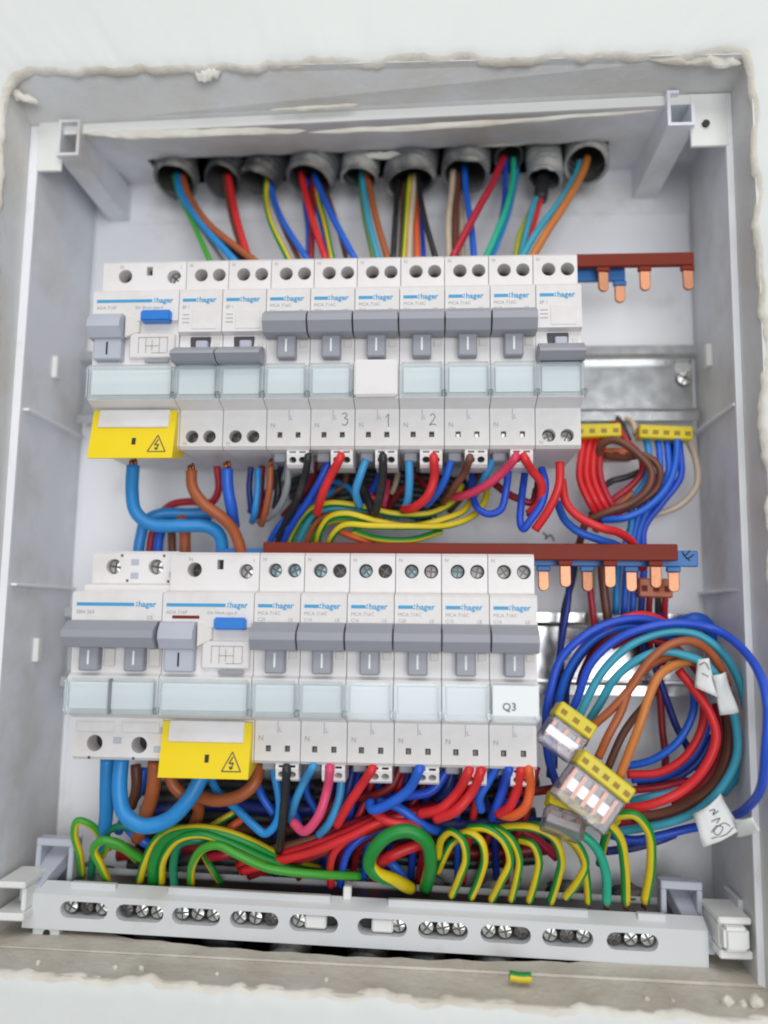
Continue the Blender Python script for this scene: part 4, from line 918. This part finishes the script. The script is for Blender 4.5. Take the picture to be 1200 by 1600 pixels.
wire('beige', 'pale beige wire between the brown arcs', crop('800,1020,20 870,970,24 930,910,25'), 1.53)
wire('royal', 'blue wire running from the coil bottom to the large paper tag', crop('420,1140,16 560,1180,20 700,1160,22 800,1130,22 900,1110,20'), 1.80)
wire('navy', 'dark blue wire along the foot of the coil', crop('440,1230,10 570,1215,14 700,1175,15 760,1150,12'), 1.80)
wire('wine', 'dark crimson wire along the foot of the coil', crop('400,1120,8 520,1100,12 650,1090,14 720,1050,12'), 1.62)
wire('blue', 'thick blue wire end bulging out above the coil beside the enclosure wall', '1050,1000,6 1066,975,9 1086,966,10 1104,976,9 1112,1000,5', 3.0)
# --- below the lower row
wire('cable', 'thick blue cable hanging behind the bent one below the main switch', '168,1185,32 166,1235,30 166,1275,24 158,1330,14', 3.0)
wire('cable', 'thick blue cable bending in a wide U below the main switch', '190,1185,40 186,1235,41 194,1270,42 222,1290,42 262,1281,42 295,1250,42 320,1205,40', 3.2)
wire('blue', 'dark blue wire behind the U-bent cable', '226,1200,22 218,1235,22 202,1262,20 185,1300,16', 2.02)
wire('blue', 'dark blue wire curving under the U-bent cable', '190,1280,18 215,1305,20 245,1325,18 280,1330,12', 2.3)
wire('tan', 'thick orange-brown cable beside the U-bent blue one', '242,1190,38 240,1232,36 228,1275,30 215,1310,20', 3.0)
wire('brown', 'brown wire behind the thick orange-brown cable', '212,1195,26 214,1230,25 205,1260,20', 2.3)
wire('tan', 'brown cable dropping from the lower yellow flap', '262,1200,34 272,1228,35 292,1246,34 310,1262,28 300,1300,18', 2.5)
wire('tan', 'brown cable arching below the lower yellow flap', '406,1195,34 398,1225,37 375,1243,38 340,1251,37 308,1244,34', 2.6)
wire('cable', 'blue wire curling in a long hook below the first narrow breaker', '326,1205,26 340,1238,29 368,1262,32 395,1290,34 415,1302,35 432,1288,36 438,1258,37 426,1195,38', 1.75)
wire('blue', 'blue wire crossing behind the hooked one', '398,1215,26 410,1245,28 428,1272,28', 1.75)
wire('black', 'black wire hanging straight below the first narrow breaker', '447,1201,47.5 446,1240,42 441,1285,38 436,1330,28', 1.84)
wire('sky', 'light blue wire slanting below the second narrow breaker', '490,1196,47.5 476,1220,41 462,1250,38 454,1282,30', 1.75)
wire('rose', 'pink wire hooking below the second narrow breaker', '515,1201,47.5 512,1232,44 498,1275,44 475,1299,42 458,1285,38', 1.93)
wire('sky', 'bright blue wire curving next to the pink hook', '535,1200,36 530,1250,37 515,1285,36 498,1305,30', 1.75)
wire('navy', 'dark blue wire between the pink hook and the red slant', '553,1195,26 543,1235,28 530,1260,26', 2.02)
wire('red', 'orange-red wire slanting below the third narrow breaker', '582,1201,47.5 565,1225,43 545,1258,41 526,1290,36', 1.93)
wire('dred', 'dark red wire curving behind the orange-red slant', '627,1198,32 612,1228,33 588,1243,32 555,1246,26', 1.84)
wire('blue', 'bright blue wire slanting and folding below the fourth narrow breaker', '657,1201,47.5 640,1232,43 610,1255,42 582,1264,39 578,1252,36', 2.02)
wire('royal', 'blue wire crossing level behind the folded one', '698,1205,34 675,1235,35 640,1243,34 600,1248,30', 1.93)
wire('blue', 'blue wire continuing downward from the folded one', '590,1252,34 620,1262,36 648,1280,36 668,1292,33 690,1300,26', 1.93)
wire('navy', 'broad dark blue wire below the fourth narrow breaker', '708,1198,28 700,1230,29 685,1255,26', 2.6)
wire('red', 'first of two parallel red wires below the breaker next to Q3, nearer the yellow flap', '733,1204,47.5 716,1238,42 690,1262,40 655,1272,36', 2.02)
wire('red', 'second of two parallel red wires below the breaker next to Q3, nearer the Q3 breaker', '752,1204,47.5 738,1238,44 712,1266,43 680,1280,39', 2.02)
wire('blue', 'blue wire bending from the Q3 breaker, thinner of its blue pair'.replace(', thinner of its blue pair', ' with a curled end'), '778,1195,42 762,1222,41 748,1245,40 752,1266,36', 1.84)
wire('royal', 'straight blue wire from the Q3 breaker', '795,1201,47.5 788,1230,40 776,1258,37 768,1280,30', 1.84)
wire('red', 'red wire curving under the Q3 breaker', '814,1201,47.5 808,1235,43 795,1260,41 778,1272,36', 1.93)
wire('orange', 'orange wire curling under the Q3 breaker', '825,1201,47.5 829,1232,44 820,1260,43 800,1275,40 780,1272,35', 1.93)
wire('dred', 'dark red wire level behind the Q3 breaker outlets', '790,1240,20 830,1238,22 870,1232,20', 1.84)
for k, (c, dy, dd) in enumerate((('red', 0, 30), ('red', 9, 33), ('crimson', -8, 25), ('dred', 16, 27))):
    wire(c, 'red wire of the bundle sweeping across above the earth bar', f'{372+k*6},{1352+dy},{dd-12} {430},{1338+dy},{dd-4} {490},{1322+dy},{dd} {545},{1298+dy},{dd+2} {600},{1277+dy*.6:.0f},{dd+2} {660},{1266+dy*.5:.0f},{dd} {715},{1252+dy*.5:.0f},{dd-6}', 1.93, group='red wires sweeping above the earth bar')
wire('brown', 'brown wire along the top of the sweeping red bundle', '395,1332,22 440,1325,26 490,1310,27 530,1298,26', 1.66)
wire('red', 'red wire branching down from the sweeping bundle to the earth bar', '575,1290,30 545,1308,33 525,1328,32 517,1350,28 517,1385,20', 1.66)
wire('royal', 'blue wire arching beside the branching red one', '620,1292,26 575,1304,29 548,1325,30 535,1350,26 532,1385,18', 1.66)
wire('red', 'short red wire inside the thick green and yellow loop', '662,1318,26 635,1326,28 608,1338,28 590,1352,22', 2.3)
wire('blue', 'dark blue wire inside the thick green and yellow loop', '598,1340,20 615,1352,23 638,1385,20', 2.02)
wire('navy', 'dark blue wire level behind the earth wires', '660,1288,20 720,1288,24 790,1284,24 860,1284,20', 1.84)
wire('red', 'salmon red wire end below the folded blue wire', '585,1268,36 605,1282,38 630,1288,38 660,1290,34', 2.02)
wire('wine', 'dark crimson wire among the earth wires', '690,1295,16 760,1290,18 820,1300,18 870,1340,14', 1.84)
wire('crimson', 'short crimson wire above the earth bar, near the green wires', '325,1340,14 350,1336,16 375,1330,14', 2.02)
wire('orange', 'short orange wire standing above the green arches', '352,1305,22 362,1293,24 378,1280,22', 1.66)
wire('brown', 'grey-brown wire low behind the green arches', '195,1325,8 225,1340,12 240,1365,12', 2.4)
for k in range(16):  # fat dark wires added so the gaps behind the front wires look shaded
    y = 1226+(k % 8)*17; x0 = 190+random.uniform(-20, 40)+(k//8)*300; c = ('black', 'black', 'navy', 'black', 'brown', 'black', 'dred', 'black')[k % 8]
    nm = {'black': 'black', 'navy': 'dark blue', 'brown': 'brown', 'dred': 'dark red'}[c]
    wire(c, nm+' wire lying level at the back below the lower row', f'{x0:.0f},{y+8},{2+k%3} {x0+110:.0f},{y-3},{0+k%4} {x0+230:.0f},{y+4},{2+k%3} {x0+350:.0f},{y-5},{1+k%4}', 2.9, group=nm+' wires added as backing below the lower row')
for k in range(11):
    x = 410+k*38; c = ('navy', 'royal', 'blue')[k % 3]; dx = random.uniform(-40, 25)
    wire(c, 'blue wire dropping behind the front wires below the lower row', f'{x},1195,{24-k%3*3} {x-8},{1225+k%4*5},{22-k%3*3} {x+dx*.5:.0f},{1258+k%3*8},{19-k%4*2} {x+dx:.0f},{1300+k%3*9},14 {x+dx*1.3:.0f},{1375},4', 1.6, group='blue wires behind the front wires below the lower row')
for k in range(8):
    x = 545+k*42; c = ('dred', 'crimson', 'red')[k % 3]; dx = random.uniform(-60, -10)
    wire(c, 'red wire running slantwise behind the front wires below the lower row', f'{x},1198,{20+k%3*3} {x-10},{1232+k%3*6},{20+k%3*3} {x+dx:.0f},{1272+k%4*6},{20+k%2*4} {x+dx*1.9:.0f},{1318+k%3*8},16 {x+dx*2.2:.0f},{1378},6', 1.6, group='red wires behind the front wires below the lower row')
for k in range(7):
    x = 440+k*52; c = ('navy', 'dred', 'brown', 'royal', 'dred', 'navy', 'brown')[k]; nm = {'navy': 'dark blue', 'dred': 'dark red', 'brown': 'brown', 'royal': 'royal blue'}[c]
    wire(c, nm+' wire dropping into the shade between the two rows of breakers', f'{x},722,{26-k%3*4} {x-6},{748+k%3*5},{20-k%3*3} {x-26},{772+k%2*8},14 {x-50},{800+k%3*6},8', 1.5, group=nm+' wires in the shade between the rows')
# --- earth wires into the bar
EG = 'green and yellow earth wires entering the bar'
wire('ylime', 'green-yellow wire looping over next to the bracket end of the earth bar', '128,1368,16 124,1335,22 115,1304,25 121,1283,26 138,1287,25 156,1304,21 172,1325,14', 1.6, 'a', ph=2.6)
wire('dgreen', 'dark green wire arching beside the first earth wires', '142,1375,14 148,1330,18 168,1300,21 194,1291,22 220,1304,19 250,1330,12', 1.6)
wire('ylime', 'green-yellow wire curling back over the earth bar', '170,1380,20 156,1352,27 147,1328,30 160,1313,32 184,1318,31 205,1333,28 240,1350,20', 1.8, ph=2.2)
wire('ylime', 'yellow wire entering the earth bar through the green-yellow curl', '215,1345,14 195,1328,18 172,1322,19 160,1338,16', 1.4, ph=.4)
wire('yg', 'yellow wire standing steeply beside the thick green arch', '216,1385,18 228,1342,26 244,1312,29 268,1296,30 300,1296,28', 1.7, ph=2.8)
wire('gy', 'thick green wire arching over the earth bar', '240,1382,18 243,1338,28 262,1308,32 300,1297,33 345,1302,33 392,1320,30 450,1348,24 500,1362,18', 2.6, 'a', stripe=2, ph=4.4)
wire('yg', 'yellow wire arching parallel under the thick green one', '252,1384,20 256,1340,30 278,1310,34 315,1304,36 360,1318,35 410,1340,32 460,1358,28 530,1366,20', 1.7, stripe=5, ph=3.4)
wire('dgreen', 'dark green wire rising upright under the yellow arch', '273,1390,24 271,1350,29 280,1320,31 305,1313,32 340,1318,28', 1.8)
wire('ylime', 'bright lime green wire with yellow stripe arching the longest to the bar', '298,1386,20 301,1350,32 316,1326,37 340,1322,38 375,1338,38 415,1356,36 460,1363,33 510,1366,29 562,1369,22', 1.75, stripe=6, cen=-1.0)
wire('gy', 'short dark green wire slanting behind the arches', '318,1335,14 330,1355,16 345,1380,14', 1.5, ph=1)
wire('yg', 'short yellow wire slanting up behind the arches', '318,1300,18 340,1285,21 366,1270,20', 1.5, ph=1)
wire('gy', 'thickest green and yellow wire folded in a round loop over the bar', '665,1388,20 673,1346,33 664,1313,39 638,1298,41 607,1304,41 585,1326,40 577,1350,37 588,1364,36 614,1375,31 642,1388,20', 2.75, 'a', stripe=5, cen=-2.4, tw=2.9)
RB = 'yellow earth wires curving side by side into the bar'
LB = 'yellow and green earth wire curving over into the bar beside its neighbours'
for s, p_ in (('706,1400,26 718,1372,32 729,1342,35 724,1314,36 706,1300,35 690,1310,32 684,1340,26', 1.0), ('684,1362,20 694,1338,26 706,1318,27 722,1306,24', 2.6), ('736,1402,26 750,1370,32 758,1340,35 752,1314,36 734,1302,35 712,1306,31', 3.0),
              ('768,1406,26 784,1376,33 798,1345,36 787,1313,37 760,1295,36 730,1294,32', .8), ('799,1406,26 808,1370,32 812,1342,34 800,1312,35 778,1296,33 750,1294,28', .8), ('827,1408,26 838,1372,31 843,1342,33 834,1320,33 812,1312,29', .9),
              ('860,1410,26 872,1372,32 878,1342,35 866,1310,37 832,1294,36 795,1292,33 765,1298,28', 2.6), ('884,1402,30 904,1376,36 916,1350,38 905,1322,39 878,1300,38 842,1290,35 805,1292,30', .8), ('919,1410,24 917,1375,29 911,1340,32 890,1312,31 860,1300,28', .7)):
    wire('yg', LB, s, 1.62, group=RB, ph=p_, stripe=5)
wire('mint', 'turquoise green wire among the yellow earth wires', '948,1410,26 946,1365,32 932,1325,36 908,1303,36 880,1296,32', 1.9, 'a')
wire('yg', 'yellow and green wire arching beside the turquoise one', '978,1410,26 976,1350,34 966,1305,38 942,1283,39 908,1284,38 870,1298,34', 1.9, 'a', ph=4.6)
wire('yg', 'outermost yellow and green wire arching beside the bracket', '1008,1408,26 1017,1350,33 1014,1300,37 992,1273,38 966,1274,35 945,1300,26', 1.9, 'a', ph=.4, stripe=5)
wire('gy', 'short green and yellow wire between the two outer arches', '937,1350,20 942,1325,25 950,1298,27 965,1280,25', 1.7, ph=1)
o = wire('gy', 'small green-yellow wire offcut lying on the plaster sill', '796,1524,51 812,1526,51 830,1527,51', 1.8, name='wire_offcut', stripe=6, cen=1.1); o['category'] = 'wire offcut'

# ------------------------------------------------------------------ push-in connectors
def connector(label, px, py, d, rz, w, cap, body=True, tilt=0.0, depth=9, capw=6.0, bodyw=11.0):
    c = at(px, py, d); t = empty('push_in_connector', c, label, 'connector'); t.rotation_euler = (tilt, rz, 0)
    cp_ = link('cap', box_mesh('cap', -w/2, w/2, -depth/2, depth/2, 0, capw, cap, .6), t)
    bm = bmesh.new(); n = max(2, int(w/4.2))
    for k in range(n):
        x = -w/2+w*(k+.5)/n; add_box(bm, x-1.2, x+1.2, depth/2-.1, depth/2+.12, capw*.3, capw*.62)
    link('wire_port', from_bm('wire_port', bm, 'port_amber' if cap == 'cap_yellow' else 'bus_brown'), cp_)
    if body:
        link('clear_housing', box_mesh('clear_housing', -w/2+.2, w/2-.2, -depth/2+.2, depth/2-.2, -bodyw, -.05, 'clear_housing', .7), t)
        bm = bmesh.new()
        for k in range(n):
            x = -w/2+w*(k+.5)/n; add_box(bm, x-.7, x+.7, -depth/2+3, depth/2-4, -bodyw+3.5, -1)
        link('contact_spring', from_bm('contact_spring', bm, 'copper'), t)
        link('contact_rail', box_mesh('contact_rail', -w/2+1.2, w/2-1.2, -.6, .6, -bodyw*.62, -bodyw*.3, 'screw_steel', .2), t)
    return t
connector('yellow push-in connector with red wires, tucked behind the end breaker', 932, 686, 12, -.02, 20, 'cap_yellow', False, depth=8)
connector('long yellow push-in connector with blue wires beneath the upper rail', 1037, 689, 12, .05, 22.5, 'cap_yellow', False, depth=8)
connector('orange push-in connector half hidden behind the brown loop', 960, 720, 6, 0, 15, 'cap_orange', False, depth=8, capw=5)
connector('orange push-in connector hanging below the copper prongs', 1021, 934, 12, .03, 14, 'cap_orange', False, depth=8, capw=8)
connector('clear connector with yellow cap and light blue wires beside the Q3 breaker', 889, 1136, 44, .62, 16, 'cap_yellow', tilt=-.18)
connector('large clear connector with yellow cap and orange-brown wires', 934, 1222, 52, .66, 22.5, 'cap_yellow', tilt=-.12, bodyw=14, depth=10)
connector('clear connector with yellow cap lying lowest, above the yellow earth wires', 884, 1268, 46, .32, 15, 'cap_yellow', tilt=-.4, bodyw=9)

# ------------------------------------------------------------------ paper tags
def paper(label, pts, d, marks, bend=2.0, th=.25):
    P = [at(x, y, dd) for (x, y, dd) in pts]; o = sum(P, Vector())/len(P); V, Fc = [], []; n = 7
    a, b, c, e = P
    for i in range(n+1):
        for j in range(n+1):
            u, v = i/n, j/n; p = (a*(1-u)+b*u)*(1-v)+(e*(1-u)+c*u)*v
            h = bend*(math.sin(u*math.pi)*.9+.5*math.sin(v*5+u*3))+.5*noise.noise(Vector((u*4, v*4, d)))
            V.append(p-o+Vector((0, -h, 0)))
    m = n+1
    for i in range(n):
        for j in range(n): q = i*m+j; Fc.append((q, q+1, q+m+1, q+m))
    t = tag(link('paper_tag', mesh('paper_tag', V, Fc, 'paper_tag', None, True), None, o), label, 'paper tag')
    md = t.modifiers.new('thickness', 'SOLIDIFY'); md.thickness = th*S
    for k, mk in enumerate(marks):
        Q = []
        for (u, v) in mk:
            i, j = u*n, v*n; p = (a*(1-u)+b*u)*(1-v)+(e*(1-u)+c*u)*v
            h = bend*(math.sin(u*math.pi)*.9+.5*math.sin(v*5+u*3))+.5*noise.noise(Vector((u*4, v*4, d)))
            Q.append(p-o+Vector((0, -h-.3, 0)))
        me, oo, _ = tube_mesh('handwriting', Q, .14, ['print_dark'], 5, origin=Vector((0, 0, 0)), per=4); link('handwriting', me, t)
    return t
paper('small white paper tag with dark handwriting folded around the coil beside the red arc', [(1088, 1030, 44), (1108, 1028, 46), (1122, 1090, 46), (1086, 1074, 44)], 44, [[(.15, .2), (.5, .1), (.8, .3)], [(.3, .45), (.7, .5)]], 1.2)
paper('white paper tag wrapped round the light blue wire near the enclosure wall', [(1112, 1055, 46), (1134, 1050, 46), (1154, 1112, 46), (1126, 1118, 46)], 46, [], 1.6)
paper('large crumpled white paper tag with a scribbled number near the earth bar', [(1082, 1272, 42), (1126, 1240, 43), (1156, 1294, 46), (1100, 1325, 46)], 42, [[(.45, .12), (.62, .2), (.5, .28), (.7, .3)], [(.4, .42), (.66, .5), (.52, .56)], [(.3, .7), (.5, .62), (.62, .74), (.42, .84), (.36, .72), (.7, .66), (.8, .8)], [(.25, .86), (.6, .92), (.85, .86)]], 1.8)
paper('folded loose end of paper sticking out beside the scribbled tag', [(1146, 1280, 47), (1176, 1276, 54), (1186, 1296, 57), (1150, 1310, 46)], 41, [], 1.2)
q = tag(link('ink_scribble', tube_mesh('ink_scribble', [at(848, 832, -10.2), at(854, 838, -10.2), at(852, 842, -10.2), at(860, 836, -10.2), at(866, 845, -10.2)], .35, ['print_black'], 5, origin=at(848, 832, -10.2))[0], None, at(848, 832, -10.2)), 'small black ink scribble on the back panel above the brown busbar', 'handwriting')
# plaster crumbs on the sill
for k, (x, y, r) in enumerate(((1136, 1548, 2.0), (1160, 1556, 1.2), (182, 1486, 1.0), (222, 1488, 1.1), (340, 1512, .8), (510, 1545, .9), (1010, 1530, .9), (1180, 1530, 2.4), (60, 1500, 1.0), (1050, 1522, .7))):
    bm = bmesh.new(); bmesh.ops.create_icosphere(bm, subdivisions=2, radius=r)
    for v in bm.verts: v.co *= 1+.45*noise.noise(v.co*1.3+Vector((k*7, 0, 0)))
    p = at(x, y, 54); zf = -112+(p.x+37)/295*-5.0
    tag(link('plaster_crumb', from_bm('plaster_crumb', bm, 'rough_plaster'), None, (p.x, p.y, zf+r*.75)), 'crumb of white plaster lying on the dusty sill of the opening', 'plaster crumb', 'plaster crumbs on the sill')
